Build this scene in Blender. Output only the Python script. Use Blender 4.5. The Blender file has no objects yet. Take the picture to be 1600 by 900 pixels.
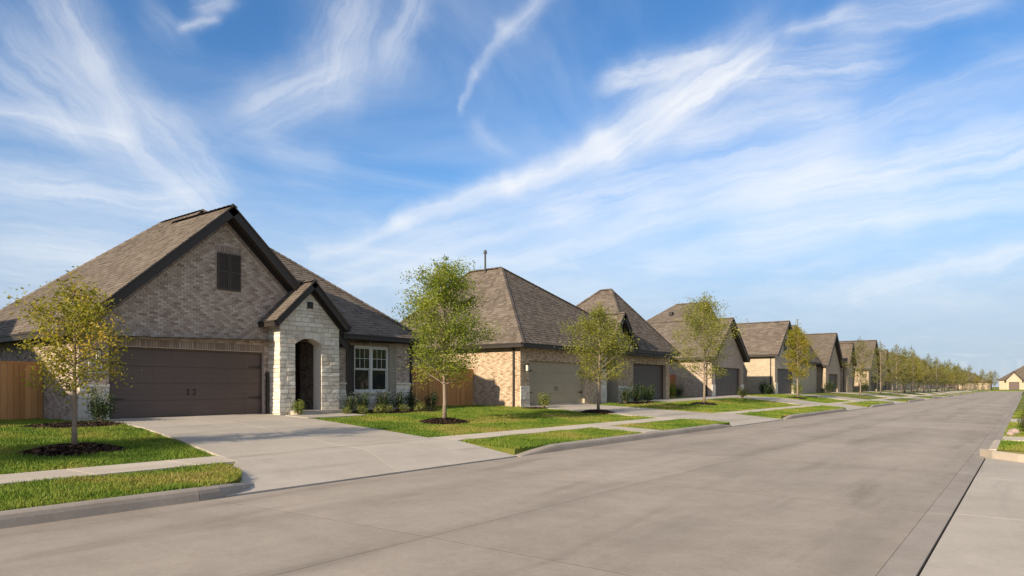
import bpy, bmesh, math, random
import numpy as np
from mathutils import Vector, Matrix
R = math.radians
S = bpy.context.scene
C = S.collection
rnd = random.Random(7)

# ------------------------------------------------------------------ camera
cam = bpy.data.cameras.new('camera'); co = bpy.data.objects.new('camera', cam); C.objects.link(co)
co.location = (0, 0, 1.5); co.rotation_euler = (R(90), 0, R(37.03))
cam.sensor_width = 36; cam.lens = 24.0; cam.shift_y = 153 / 1600; cam.clip_start = .05; cam.clip_end = 5000
S.camera = co
S.view_settings.view_transform = 'Standard'; S.view_settings.look = 'None'
S.view_settings.exposure = 0.9; S.view_settings.gamma = 1
# ------------------------------------------------------------------ sun and sky
SUN_EL, SUN_K = 21.5, -.03                     # sun low, shining along the street from behind the camera's left shoulder
to_sun = Vector((-SUN_K, -1, 0)).normalized()
sun_az = math.degrees(math.atan2(to_sun.x, to_sun.y))
sl = bpy.data.lights.new('sun', 'SUN'); so = bpy.data.objects.new('sun', sl); C.objects.link(so)
sl.energy = 4.2; sl.angle = R(.6); sl.color = (1, .84, .62)
d = Vector((to_sun.x * math.cos(R(SUN_EL)), to_sun.y * math.cos(R(SUN_EL)), math.sin(R(SUN_EL))))
so.rotation_euler = d.to_track_quat('Z', 'Y').to_euler()
W = bpy.data.worlds.new('World'); S.world = W; W.use_nodes = True
WT = W.node_tree; WN = WT.nodes; WL = WT.links
for n in list(WN): WN.remove(n)

class NT:
    """small helper round a node tree"""
    def __init__(s, tree): s.t = tree
    def n(s, typ, **kw):
        x = s.t.nodes.new(typ)
        ins = kw.pop('ins', {})
        for k, v in kw.items(): setattr(x, k, v)
        for k, v in ins.items():
            sock = x.inputs[k]
            if hasattr(v, 'bl_rna') and isinstance(v, bpy.types.NodeSocket): s.t.links.new(v, sock)
            else: sock.default_value = v
        return x
    def m(s, op, a, b=0.0, c=0.0, clamp=False):
        return s.n('ShaderNodeMath', operation=op, use_clamp=clamp, ins={0: a, 1: b, 2: c}).outputs[0]
    def v(s, op, a, b=(0, 0, 0), out=0, scale=None):
        x = s.n('ShaderNodeVectorMath', operation=op, ins={0: a, 1: b})
        if scale is not None:
            if isinstance(scale, bpy.types.NodeSocket): s.t.links.new(scale, x.inputs['Scale'])
            else: x.inputs['Scale'].default_value = scale
        return x.outputs[out]
    def noise(s, vec, scale, detail=3, rough=.5, dist=0, dim='3D', out=0):
        x = s.n('ShaderNodeTexNoise', noise_dimensions=dim, ins={'Scale': scale, 'Detail': detail, 'Roughness': rough, 'Distortion': dist})
        if vec is not None: s.t.links.new(vec, x.inputs['Vector'])
        return x.outputs[out]
    def ramp(s, fac, stops, interp='LINEAR'):
        x = s.n('ShaderNodeValToRGB', ins={0: fac}); cr = x.color_ramp; cr.interpolation = interp
        while len(cr.elements) < len(stops): cr.elements.new(.5)
        for e, (p, col) in zip(cr.elements, stops):
            e.position = p; e.color = (*col, 1) if len(col) == 3 else col
        return x.outputs[0]
    def mix(s, fac, a, b, mode='MIX'):
        x = s.n('ShaderNodeMix', data_type='RGBA', blend_type=mode)
        for k, v in ((0, fac), (6, a), (7, b)):
            if isinstance(v, bpy.types.NodeSocket): s.t.links.new(v, x.inputs[k])
            else: x.inputs[k].default_value = (*v, 1) if (k and len(v) == 3) else v
        return x.outputs[2]
    def step(s, x, a, b):
        return s.n('ShaderNodeMapRange', interpolation_type='SMOOTHSTEP', ins={0: x, 1: a, 2: b, 3: 0, 4: 1}).outputs[0]

def build_sky():
    k = NT(WT)
    sky = k.n('ShaderNodeTexSky', sky_type='NISHITA', sun_disc=False, sun_elevation=R(SUN_EL), sun_rotation=R(sun_az),
              altitude=0, air_density=1.0, dust_density=.25, ozone_density=3.0)
    hs = k.n('ShaderNodeHueSaturation', ins={'Hue': .504, 'Saturation': 1.22, 'Value': .88, 'Color': sky.outputs[0]})
    D = k.n('ShaderNodeTexCoord').outputs['Generated']
    sp = k.n('ShaderNodeSeparateXYZ', ins={0: D})
    az = k.m('MULTIPLY', k.m('ARCTAN2', sp.outputs[0], sp.outputs[1]), 57.2958)
    el = k.m('MULTIPLY', k.m('ARCSINE', sp.outputs[2]), 57.2958)
    P0 = k.n('ShaderNodeCombineXYZ', ins={0: az, 1: el}).outputs[0]
    # wind-torn edges: warp the sky direction with fbm
    w1 = k.v('SUBTRACT', k.noise(P0, .11, 4, .55, out=1), (.5, .5, .5))
    w2 = k.v('SUBTRACT', k.noise(P0, .55, 5, .62, out=1), (.5, .5, .5))
    P = k.v('ADD', P0, k.v('ADD', k.v('MULTIPLY', w1, (5.0, 2.6, 0)), k.v('MULTIPLY', w2, (1.15, .75, 0))))
    inv = None
    for i, (a0, e0, a1, e1, w, s, fib) in enumerate(STREAKS):
        A = (a0, e0, 0); B = (a1 - a0, e1 - e0, 0); L = math.hypot(B[0], B[1])
        pa = k.v('SUBTRACT', P, A)
        al = k.v('DOT_PRODUCT', pa, (B[0] / L, B[1] / L, 0), out=1)
        pe = k.v('DOT_PRODUCT', pa, (-B[1] / L, B[0] / L, 0), out=1)
        t = k.m('MAXIMUM', k.m('SUBTRACT', k.m('ABSOLUTE', k.m('SUBTRACT', al, L / 2)), L / 2 - w), 0)
        q = k.m('ADD', k.m('POWER', k.m('DIVIDE', t, w * 1.6), 2), k.m('POWER', k.m('DIVIDE', pe, w), 2))
        g = k.m('EXPONENT', k.m('MULTIPLY', q, -1))
        fc = k.n('ShaderNodeCombineXYZ', ins={0: k.m('MULTIPLY', al, .075), 1: k.m('MULTIPLY', pe, .85), 2: i * 7.3}).outputs[0]
        fb = k.step(k.noise(fc, 1.0, 6, .64), .32, .66)
        dn = k.m('MULTIPLY', k.m('MULTIPLY', g, s), k.m('ADD', k.m('MULTIPLY', fb, fib), 1 - fib))
        om = k.m('SUBTRACT', 1, dn, clamp=True)
        inv = om if inv is None else k.m('MULTIPLY', inv, om)
    # thin general cirrus on a flat layer, everywhere in the sky
    zc = k.m('MAXIMUM', sp.outputs[2], .03)
    lay = k.n('ShaderNodeCombineXYZ', ins={0: k.m('DIVIDE', sp.outputs[0], zc), 1: k.m('MULTIPLY', k.m('DIVIDE', sp.outputs[1], zc), .45)}).outputs[0]
    # the named streaks cover one quarter of the sky; elsewhere unseen cloud is thickened to a like amount to raise the fill light
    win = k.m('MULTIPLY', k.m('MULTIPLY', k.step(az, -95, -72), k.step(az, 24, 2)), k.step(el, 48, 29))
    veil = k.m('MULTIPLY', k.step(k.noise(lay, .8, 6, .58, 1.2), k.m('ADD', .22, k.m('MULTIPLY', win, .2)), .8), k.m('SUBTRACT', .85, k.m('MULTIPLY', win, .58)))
    # the layer seen edge on gets denser towards the horizon
    low = k.m('MULTIPLY', k.m('MULTIPLY', k.step(el, 20, 9), k.step(el, 0, 8)), k.m('ADD', .1, k.m('MULTIPLY', k.step(k.noise(k.n('ShaderNodeMapping', ins={'Vector': P, 'Rotation': (0, 0, R(-17)), 'Scale': (.25, 1.1, 1)}).outputs[0], .22, 6, .62), .34, .74), .34)))
    low = k.m('MULTIPLY', low, k.step(el, -1, 3.5))
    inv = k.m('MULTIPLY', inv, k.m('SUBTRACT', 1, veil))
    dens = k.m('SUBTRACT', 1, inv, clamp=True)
    base = k.mix(k.m('MULTIPLY', k.step(el, 18, 3), .88), hs.outputs[0], LOWAIR)     # thin haze low over the horizon
    dens = k.m('MAXIMUM', dens, low)
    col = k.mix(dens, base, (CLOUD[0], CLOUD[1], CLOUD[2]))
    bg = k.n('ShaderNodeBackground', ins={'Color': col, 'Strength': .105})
    out = k.n('ShaderNodeOutputWorld'); WL.new(bg.outputs[0], out.inputs[0])
CLOUD = (5.1, 5.13, 5.18); LOWAIR = (2.0, 2.55, 3.45)
STREAKS = [  # cirrus streaks: azimuth and elevation of both ends, half width (degrees), density, fibre
    (-53.73, 10.58, -45.56, 13.7, 0.67, 0.45, 0.35), (-46.61, 13.31, -37.03, 16.35, 0.9, 0.65, 0.35), (-38.11, 16.0, -28.5, 19.78, 0.97, 0.8, 0.3),
    (-30.09, 18.9, -22.83, 22.81, 1.71, 0.8, 0.45), (-24.36, 21.6, -17.43, 24.99, 2.2, 0.82, 0.5), (-29.03, 23.79, -20.83, 25.21, 0.96, 0.6, 0.6),
    (-18.87, 23.7, -8.3, 22.94, 1.53, 0.6, 0.65), (-25.9, 19.64, -12.81, 21.17, 1.16, 0.4, 0.6), (-51.74, 8.91, -31.68, 14.79, 2.6, 0.5, 0.45),
    (-45.56, 8.07, -26.42, 12.62, 1.59, 0.4, 0.5), (-32.74, 14.81, -11.05, 18.1, 3.21, 0.45, 0.6), (-12.37, 18.73, 0.51, 20.49, 1.27, 0.35, 0.6),
    (-16.95, 14.46, 1.18, 15.95, 2.12, 0.66, 0.6), (-18.87, 11.62, 1.18, 12.78, 1.33, 0.5, 0.65), (-26.42, 13.37, -10.62, 15.97, 2.38, 0.5, 0.45),
    (-26.42, 9.57, -6.87, 12.03, 1.37, 0.45, 0.5), (-22.33, 19.38, -10.62, 20.19, 1.04, 0.35, 0.6), (-10.62, 6.84, 0.51, 8.99, 0.96, 0.55, 0.5),
    (-11.05, 25.77, -2.29, 25.27, 1.06, 0.55, 0.6), (-14.85, 25.84, -10.62, 26.27, 0.5, 0.4, 0.6), (-41.53, 22.03, -39.82, 25.13, 0.32, 0.28, 0.5),
    (-40.14, 24.68, -36.93, 27.99, 0.48, 0.33, 0.5), (-37.46, 27.56, -33.81, 30.08, 0.7, 0.36, 0.5), (-71.41, 26.09, -68.38, 21.53, 1.77, 0.45, 0.5),
    (-69.16, 22.54, -65.89, 17.11, 1.27, 0.4, 0.45), (-73.55, 22.24, -69.16, 18.15, 2.81, 0.42, 0.55), (-74.91, 17.95, -66.18, 17.41, 1.1, 0.45, 0.6),
    (-74.58, 13.5, -61.25, 12.9, 1.79, 0.55, 0.5), (-66.79, 19.82, -60.13, 13.01, 2.24, 0.5, 0.5), (-58.75, 19.78, -51.23, 24.13, 1.9, 0.45, 0.5),
    (-51.74, 23.65, -49.96, 29.64, 2.18, 0.4, 0.6), (-47.65, 25.08, -44.77, 29.85, 1.37, 0.4, 0.6), (-63.01, 25.18, -60.13, 26.37, 0.39, 0.4, 0.7),
    (-61.79, 26.7, -59.44, 27.59, 0.54, 0.4, 0.7), (-65.14, 25.73, -63.45, 24.5, 1.42, 0.2, 0.6), (-73.89, 9.07, -62.14, 8.83, 2.15, 0.5, 0.5),
    (-40.25, 21.13, -37.03, 18.79, 0.75, 0.2, 0.5), (-56.64, 18.23, -51.74, 17.27, 1.01, 0.2, 0.5),
]   #STREAKS#
build_sky()

# ------------------------------------------------------------------ mesh helpers
ORG = {}
class MB:
    def __init__(s): s.v = []; s.f = []; s.t = []; s.mi = []
    def quad(s, pts, tint=0., mi=0):
        b = len(s.v); s.v += [tuple(p) for p in pts]; s.f.append(tuple(range(b, b + len(pts)))); s.t.append(tint); s.mi.append(mi)
    def hexa(s, p, tint=0., skip=(), mi=0):          # p: 8 corners, bottom ring 0-3, top ring 4-7
        b = len(s.v); s.v += [tuple(q) for q in p]
        F = [(3, 2, 1, 0), (4, 5, 6, 7), (0, 1, 5, 4), (1, 2, 6, 5), (2, 3, 7, 6), (3, 0, 4, 7)]
        for i, q in enumerate(F):
            if i in skip: continue
            s.f.append(tuple(b + j for j in q)); s.t.append(tint); s.mi.append(mi)
    def box(s, x0, x1, y0, y1, z0, z1, tint=0., skip=(), mi=0):
        s.hexa([(x0, y0, z0), (x1, y0, z0), (x1, y1, z0), (x0, y1, z0), (x0, y0, z1), (x1, y0, z1), (x1, y1, z1), (x0, y1, z1)], tint, skip, mi)
    def obox(s, o, u, n, v, du, dn, dv, tint=0., mi=0):  # box on a frame: o + [0,du]u + [0,dn]n + [0,dv]v
        o, u, n, v = map(Vector, (o, u, n, v)); P = []
        for c in (0, dv):
            for a, b in ((0, 0), (du, 0), (du, dn), (0, dn)): P.append(o + u * a + n * b + v * c)
        s.hexa(P, tint, mi=mi)
    def bar(s, a, b, w, h, tint=0., up=(0, 0, 1)):
        a, b = Vector(a), Vector(b); t = (b - a).normalized(); side = t.cross(Vector(up)).normalized(); u = side.cross(t)
        P = []
        for e in (a, b):
            for p, q in ((-1, -1), (1, -1), (1, 1), (-1, 1)): P.append(e + side * p * w / 2 + u * q * h / 2)
        s.hexa(P, tint)
    def tube(s, pts, rad, n=6, tint=0., cap=True):
        b = len(s.v); pts = [Vector(p) for p in pts]
        if not hasattr(rad, '__len__'): rad = [rad] * len(pts)
        ref = Vector((1, 0, 0))
        for i, p in enumerate(pts):
            t = (pts[min(i + 1, len(pts) - 1)] - pts[max(i - 1, 0)]).normalized()
            a = ref - t * ref.dot(t)
            if a.length < .05: a = Vector((0, 1, 0)) - t * t.y
            a.normalize(); c = t.cross(a); ref = a
            for j in range(n):
                g = 2 * math.pi * j / n; s.v.append(tuple(p + (a * math.cos(g) + c * math.sin(g)) * rad[i]))
        for i in range(len(pts) - 1):
            for j in range(n):
                j2 = (j + 1) % n; s.f.append((b + i * n + j, b + i * n + j2, b + (i + 1) * n + j2, b + (i + 1) * n + j)); s.t.append(tint); s.mi.append(0)
        if cap:
            s.f.append(tuple(b + (len(pts) - 1) * n + j for j in range(n))); s.t.append(tint); s.mi.append(0)
            s.f.append(tuple(b + j for j in reversed(range(n)))); s.t.append(tint); s.mi.append(0)
    def mesh(s, name, mat, org=(0, 0, 0), smooth=False):
        me = bpy.data.meshes.new(name)
        ox, oy, oz = org
        me.from_pydata([(x - ox, y - oy, z - oz) for x, y, z in s.v], [], s.f)
        for m_ in (mat if isinstance(mat, (list, tuple)) else [mat]): me.materials.append(m_)
        if s.f:
            at = me.attributes.new('tint', 'FLOAT', 'FACE'); at.data.foreach_set('value', s.t)
            if any(s.mi): me.polygons.foreach_set('material_index', s.mi)
            if smooth: me.polygons.foreach_set('use_smooth', [True] * len(s.f))
        me.update(); return me
    def build(s, name, mat, parent=None, stuff=False, smooth=False, label=None):
        org = ORG.get(parent.name, (0, 0, 0)) if parent else (0, 0, 0)
        o = bpy.data.objects.new(name, s.mesh(name, mat, org, smooth)); C.objects.link(o)
        if parent: o.parent = parent; ORG[o.name] = org
        if stuff: o['kind'] = 'stuff'
        if label: o['label'] = label
        return o

def thing(name, label, cat, loc, group=None):
    o = bpy.data.objects.new(name, None); o.location = loc; o.empty_display_size = .3; C.objects.link(o)
    o['label'] = label; o['category'] = cat
    if group: o['group'] = group
    ORG[o.name] = tuple(loc); return o
def tag(o, label=None, cat=None, group=None, kind=None):
    for k_, v_ in (('label', label), ('category', cat), ('group', group), ('kind', kind)):
        if v_: o[k_] = v_
    return o
def inst(name, me, parent, u, n, v, pos):
    """one piece placed by its axes; mesh data shared"""
    o = bpy.data.objects.new(name, me); C.objects.link(o); o.parent = parent
    og = ORG.get(parent.name, (0, 0, 0))
    u, n, v = Vector(u), Vector(n), Vector(v)
    M = Matrix((u, n, v)).transposed().to_4x4(); M.translation = Vector(pos) - Vector(og)
    o.matrix_local = M; return o

# ------------------------------------------------------------------ materials
def mat(name, rough=.8, spec=.3):
    m = bpy.data.materials.new(name); m.use_nodes = True; k = NT(m.node_tree)
    b = m.node_tree.nodes['Principled BSDF']; b.inputs['Roughness'].default_value = rough
    b.inputs['Specular IOR Level'].default_value = spec
    k.b = b; k.m_ = m; return m, k
def lk(k, out, name): k.t.links.new(out, k.b.inputs[name])
def bump(k, h, dist=.01, strength=1.):
    x = k.n('ShaderNodeBump', ins={'Height': h, 'Distance': dist, 'Strength': strength}); lk(k, x.outputs[0], 'Normal')
def obj_co(k): return k.n('ShaderNodeTexCoord').outputs['Object']
def pos(k): return k.n('ShaderNodeNewGeometry').outputs['Position']
def tint(k):
    a = k.n('ShaderNodeAttribute', attribute_name='tint').outputs['Fac']
    r = k.n('ShaderNodeObjectInfo').outputs['Random']
    return k.m('FRACT', k.m('ADD', a, r))
def simple(name, col, rough=.7, spec=.3, var=.12, scale=6., bmp=.0, metal=0.):
    m, k = mat(name, rough, spec)
    n_ = k.noise(pos(k), scale, 5, .6)
    c = k.mix(n_, tuple(x * (1 - var) for x in col), tuple(min(1, x * (1 + var)) for x in col))
    lk(k, c, 'Base Color'); k.b.inputs['Metallic'].default_value = metal
    if bmp: bump(k, k.noise(pos(k), scale * 8, 4, .6), bmp)
    return m
def masonry(name, stops, grain=.10, rough=.9):
    m, k = mat(name, rough, .2)
    c = k.ramp(tint(k), stops)
    p = pos(k)
    big = k.noise(p, .9, 4, .6); fine = k.noise(p, 42, 4, .65)
    f = k.m('ADD', k.m('MULTIPLY', big, .36), k.m('MULTIPLY', fine, grain * 4))
    c = k.mix(1., c, k.ramp(f, [(0, (.62, .62, .62)), (.8, (1.2, 1.2, 1.2))]), 'MULTIPLY')
    lk(k, c, 'Base Color'); bump(k, k.noise(p, 70, 4, .7), .006); return m
BR1 = [(0, (.25, .185, .15)), (.12, (.34, .26, .21)), (.45, (.43, .335, .275)), (.75, (.49, .395, .33)), (.9, (.56, .475, .405)), (1, (.36, .275, .225))]
BR2 = [(0, (.31, .21, .135)), (.2, (.43, .31, .21)), (.55, (.53, .40, .28)), (.85, (.61, .485, .35)), (1, (.42, .30, .21))]
M = {}
M['brick'] = masonry('grey_brown_brick', BR1)
M['brick_band'] = masonry('brown_band_brick', [(0, (.24, .18, .15)), (.5, (.31, .24, .20)), (1, (.38, .305, .255))])
M['brick_tan'] = masonry('tan_brick', BR2)
M['stone'] = masonry('white_limestone', [(0, (.50, .43, .35)), (.3, (.63, .565, .475)), (.7, (.72, .66, .575)), (1, (.57, .505, .42))], .16)
M['mortar'] = simple('mortar', (.46, .385, .325), .95, .1, .15, 9, .004)
M['mortar_tan'] = simple('tan_mortar', (.42, .36, .28), .95, .1, .15, 9, .004)
M['stone_mortar'] = simple('stone_mortar', (.60, .54, .46), .95, .1, .15, 9, .004)
def shingle_mat(name, stops):
    m, k = mat(name, .92, .15)
    p = pos(k)
    f = k.m('FRACT', k.m('ADD', tint(k), 0))
    c = k.ramp(f, stops)
    blot = k.noise(p, .55, 4, .6); gr = k.noise(p, 60, 3, .7)
    g = k.m('ADD', k.m('MULTIPLY', blot, .55), k.m('MULTIPLY', gr, .5))
    c = k.mix(1., c, k.ramp(g, [(.2, (.72, .72, .72)), (.85, (1.28, 1.27, 1.25))]), 'MULTIPLY')
    lk(k, c, 'Base Color'); bump(k, gr, .004); return m
M['shingle'] = shingle_mat('brown_shingle', [(0, (.098, .080, .066)), (.3, (.124, .102, .084)), (.65, (.148, .123, .102)), (.9, (.17, .143, .12)), (1, (.11, .09, .075))])
def shingle_far():
    m, k = mat('brown_shingle_roofing', .92, .15)
    p = pos(k); s = k.n('ShaderNodeSeparateXYZ', ins={0: p})
    uv = k.n('ShaderNodeCombineXYZ', ins={0: k.m('ADD', s.outputs[0], s.outputs[1]), 1: k.m('MULTIPLY', s.outputs[2], 1.4)}).outputs[0]
    br = k.n('ShaderNodeTexBrick', ins={'Vector': uv, 'Scale': 1., 'Brick Width': .35, 'Row Height': .14, 'Mortar Size': .012, 'Color1': (.115, .095, .077, 1), 'Color2': (.165, .138, .113, 1), 'Mortar': (.07, .055, .045, 1)})
    blot = k.noise(p, .5, 4, .6); gr = k.noise(p, 12, 4, .7)
    g = k.m('ADD', k.m('MULTIPLY', blot, .5), k.m('MULTIPLY', gr, .55))
    c = k.mix(1., br.outputs[0], k.ramp(g, [(.2, (.7, .7, .7)), (.85, (1.3, 1.29, 1.27))]), 'MULTIPLY')
    lk(k, c, 'Base Color'); bump(k, br.outputs[1], -.02); return m
M['roofing'] = shingle_far()
def brick_far(name, c1, c2, mo):
    m, k = mat(name, .9, .2)
    p = pos(k); s = k.n('ShaderNodeSeparateXYZ', ins={0: p})
    uv = k.n('ShaderNodeCombineXYZ', ins={0: k.m('ADD', s.outputs[0], s.outputs[1]), 1: s.outputs[2]}).outputs[0]
    br = k.n('ShaderNodeTexBrick', ins={'Vector': uv, 'Scale': 1., 'Brick Width': .21, 'Row Height': .075, 'Mortar Size': .006, 'Color1': (*c1, 1), 'Color2': (*c2, 1), 'Mortar': (*mo, 1)})
    g = k.m('ADD', k.m('MULTIPLY', k.noise(p, .8, 4, .6), .5), k.m('MULTIPLY', k.noise(p, 9, 4, .7), .5))
    c = k.mix(1., br.outputs[0], k.ramp(g, [(.2, (.72, .72, .72)), (.85, (1.25, 1.25, 1.25))]), 'MULTIPLY')
    lk(k, c, 'Base Color'); bump(k, br.outputs[1], -.01); return m
M['wall_grey'] = brick_far('grey_brick_wall', (.36, .27, .21), (.52, .41, .32), (.44, .38, .31))
M['wall_tan'] = brick_far('tan_brick_wall', (.35, .27, .19), (.49, .395, .285), (.42, .35, .27))
M['wall_cream'] = brick_far('cream_brick_wall', (.42, .345, .25), (.53, .445, .335), (.46, .395, .31))
M['trim'] = simple('dark_brown_trim', (.030, .024, .021), .55, .35, .15, 3)
M['soffit'] = simple('soffit_paint', (.055, .045, .04), .7, .3)
def garage_mat(name, col):
    m, k = mat(name, .55, .35)
    p = pos(k); s = k.n('ShaderNodeSeparateXYZ', ins={0: p})
    v = k.n('ShaderNodeCombineXYZ', ins={0: s.outputs[0], 1: k.m('MULTIPLY', s.outputs[1], .5), 2: k.m('MULTIPLY', s.outputs[2], 16)}).outputs[0]
    gr = k.noise(v, 2.2, 5, .65)
    c = k.mix(k.m('ADD', k.m('MULTIPLY', gr, .6), k.m('MULTIPLY', k.noise(p, .7, 3), .4)), tuple(x * .72 for x in col), tuple(x * 1.3 for x in col))
    lk(k, c, 'Base Color'); bump(k, gr, .004, .7); return m
M['door_brown'] = garage_mat('brown_garage_door', (.10, .072, .062))
M['door_tan'] = garage_mat('tan_garage_door', (.31, .265, .18))
M['door_dark'] = garage_mat('dark_garage_door', (.075, .058, .05))
M['iron'] = simple('black_iron', (.02, .018, .017), .5, .4)
M['white'] = simple('white_frame', (.54, .53, .50), .5, .4, .06)
M['shutter'] = simple('brown_shutter', (.055, .042, .035), .6, .3)
M['lit_shutter_plaque'] = simple('lit_brown_shutter_plaque', (.30, .26, .21), .65, .3)  # lightened brown: reflected light put into the right shutter's colour; plaque face too
M['entry'] = simple('dark_wood_door', (.045, .028, .02), .45, .4, .25)
def glass_mat():
    m, k = mat('window_glass', .03, .9); lk(k, k.mix(k.noise(pos(k), 1.3, 3), (.010, .014, .016), (.022, .027, .028)), 'Base Color')
    bump(k, k.noise(pos(k), 2.2, 2), .012, .35); return m
M['glass'] = glass_mat()
M['lamp_glass'] = simple('lamp_glass', (.6, .58, .5), .2, .6)
def concrete(name, a, b, stain=.35, sc=1., var=.06):
    m, k = mat(name, .88, .2)
    p = pos(k)
    big = k.noise(p, .33 * sc, 6, .62, .6); mid = k.noise(p, 2.3, 5, .65); fine = k.noise(p, 55, 4, .75)
    lng = k.noise(k.v('MULTIPLY', p, (1.3, .16, 1)), 1., 5, .6, .4)
    grit = k.noise(p, 17, 4, .7)
    f = k.m('ADD', k.m('MULTIPLY', big, .34), k.m('ADD', k.m('MULTIPLY', mid, .22), k.m('ADD', k.m('MULTIPLY', fine, .24), k.m('MULTIPLY', grit, .20))))
    c = k.ramp(f, [(.36, a), (.64, b)])
    st = k.step(lng, .50, .72)
    if name == 'road_concrete':       # wheel tracks and drips worn into the lanes
        sx = k.n('ShaderNodeSeparateXYZ', ins={0: k.v('ADD', p, k.v('MULTIPLY', k.noise(p, .12, 2, out=1), (.5, 0, 0)))}).outputs[0]
        tr = k.m('MULTIPLY', k.m('POWER', k.m('ABSOLUTE', k.m('SINE', k.m('MULTIPLY', sx, 1.745))), 3), k.step(k.noise(k.v('MULTIPLY', p, (1.5, .22, 1)), 1.2, 4, .6), .30, .72))
        dr = k.step(k.n('ShaderNodeTexVoronoi', ins={'Vector': k.v('ADD', p, k.v('SCALE', k.noise(p, 9, 3, out=1), scale=.12)), 'Scale': .55}).outputs[0], .10, .03)
        st = k.m('MAXIMUM', k.m('MAXIMUM', st, k.m('MULTIPLY', tr, .8)), k.m('MULTIPLY', dr, .9))
    c = k.mix(k.m('MULTIPLY', st, stain), c, tuple(x * .55 for x in a))
    r = k.n('ShaderNodeObjectInfo').outputs['Random']
    c = k.mix(1., c, k.ramp(r, [(0, (1 - var,) * 3), (1, (1 + var,) * 3)]), 'MULTIPLY')
    lk(k, c, 'Base Color'); bump(k, k.m('ADD', k.m('MULTIPLY', fine, .5), k.m('MULTIPLY', k.noise(p, 160, 2), .5)), .0035); return m
M['road'] = concrete('road_concrete', (.245, .208, .168), (.40, .345, .285), .42)
M['drive'] = concrete('driveway_concrete', (.34, .30, .25), (.485, .435, .37), .42, 1.6)
M['walk'] = concrete('sidewalk_concrete', (.42, .36, .285), (.54, .475, .39), .25, 1.6)
M['curb'] = concrete('kerb_concrete', (.24, .205, .172), (.36, .32, .275), .4, 2)
M['curb_pale'] = concrete('pale_kerb_concrete', (.42, .35, .27), (.55, .475, .38), .2, 2)
M['joint'] = simple('joint_filler', (.035, .03, .026), .95, .05)
def grass_ground():
    m, k = mat('lawn_turf', .95, .1)
    p = pos(k)
    a = k.step(k.noise(p, .42, 5, .6, .5), .20, .80); b_ = k.noise(p, 6, 5, .7)
    f = k.m('ADD', k.m('MULTIPLY', a, .65), k.m('MULTIPLY', b_, .35))
    c = k.ramp(f, [(.36, (.10, .15, .02)), (.5, (.15, .19, .03)), (.6, (.20, .20, .045)), (.7, (.26, .21, .075))])
    lk(k, c, 'Base Color'); bump(k, k.noise(p, 30, 5, .8), .06); return m
M['turf'] = grass_ground()
def blade_mat():
    m, k = mat('grass_blades', .6, .25)
    p = pos(k)
    t = k.n('ShaderNodeAttribute', attribute_name='tint').outputs['Fac']
    a = k.step(k.noise(p, .42, 5, .6, .5), .20, .80); b_ = k.noise(p, 3.2, 4, .65)
    f = k.m('ADD', k.m('MULTIPLY', a, .5), k.m('ADD', k.m('ADD', k.m('MULTIPLY', t, .19), .04), k.m('MULTIPLY', b_, .25)))
    c = k.ramp(f, [(.3, (.075, .14, .014)), (.46, (.14, .215, .022)), (.58, (.215, .25, .036)), (.67, (.29, .255, .062)), (.8, (.37, .28, .11))])
    lk(k, c, 'Base Color')
    tr = k.n('ShaderNodeBsdfTranslucent', ins={'Color': c}); mx = k.n('ShaderNodeMixShader', ins={0: .3})
    k.t.links.new(k.b.outputs[0], mx.inputs[1]); k.t.links.new(tr.outputs[0], mx.inputs[2])
    k.t.links.new(mx.outputs[0], k.t.nodes['Material Output'].inputs[0]); return m
M['blade'] = blade_mat()
def leaf_mat(name, stops, trans=.48):
    m, k = mat(name, .55, .3)
    t = k.n('ShaderNodeAttribute', attribute_name='tint').outputs['Fac']
    c = k.ramp(t, stops); lk(k, c, 'Base Color')
    tr = k.n('ShaderNodeBsdfTranslucent', ins={'Color': k.mix(1., c, (1.35, 1.3, .7), 'MULTIPLY')}); mx = k.n('ShaderNodeMixShader', ins={0: trans})
    k.t.links.new(k.b.outputs[0], mx.inputs[1]); k.t.links.new(tr.outputs[0], mx.inputs[2])
    k.t.links.new(mx.outputs[0], k.t.nodes['Material Output'].inputs[0]); return m
M['leaf_green'] = leaf_mat('green_leaves', [(0, (.09, .13, .018)), (.4, (.18, .235, .026)), (.75, (.29, .325, .038)), (1, (.38, .37, .06))])
M['leaf_gold'] = leaf_mat('golden_green_leaves', [(0, (.12, .13, .02)), (.35, (.235, .235, .026)), (.7, (.37, .31, .036)), (1, (.46, .31, .07))])
M['leaf_pale'] = leaf_mat('pale_green_leaves', [(0, (.12, .14, .024)), (.4, (.22, .235, .036)), (.75, (.32, .315, .055)), (1, (.42, .36, .09))])
M['leaf_far'] = leaf_mat('olive_leaves', [(0, (.095, .105, .026)), (.4, (.175, .18, .04)), (.75, (.26, .24, .055)), (1, (.33, .26, .085))])
M['leaf_dark'] = leaf_mat('dark_shrub_leaves', [(0, (.012, .028, .008)), (.5, (.024, .05, .012)), (1, (.05, .085, .02))], .2)
M['leaf_lime'] = leaf_mat('lime_shrub_leaves', [(0, (.07, .10, .015)), (.5, (.14, .18, .025)), (1, (.24, .25, .05))], .35)
M['flower'] = leaf_mat('red_flower_leaves', [(0, (.03, .07, .015)), (.6, (.06, .10, .02)), (.75, (.22, .05, .04)), (1, (.38, .11, .08))], .3)
M['bark'] = simple('tree_bark', (.24, .19, .145), .9, .1, .35, 14, .01)
M['mulch'] = simple('mulch_chips', (.035, .023, .017), .95, .1, .5, 18, .02)
def chip_mat():
    m, k = mat('mulch_chip', .95, .1); lk(k, k.ramp(tint(k), [(0, (.014, .009, .007)), (.6, (.042, .027, .02)), (1, (.085, .055, .04))]), 'Base Color'); return m
M['chip'] = chip_mat()
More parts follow.
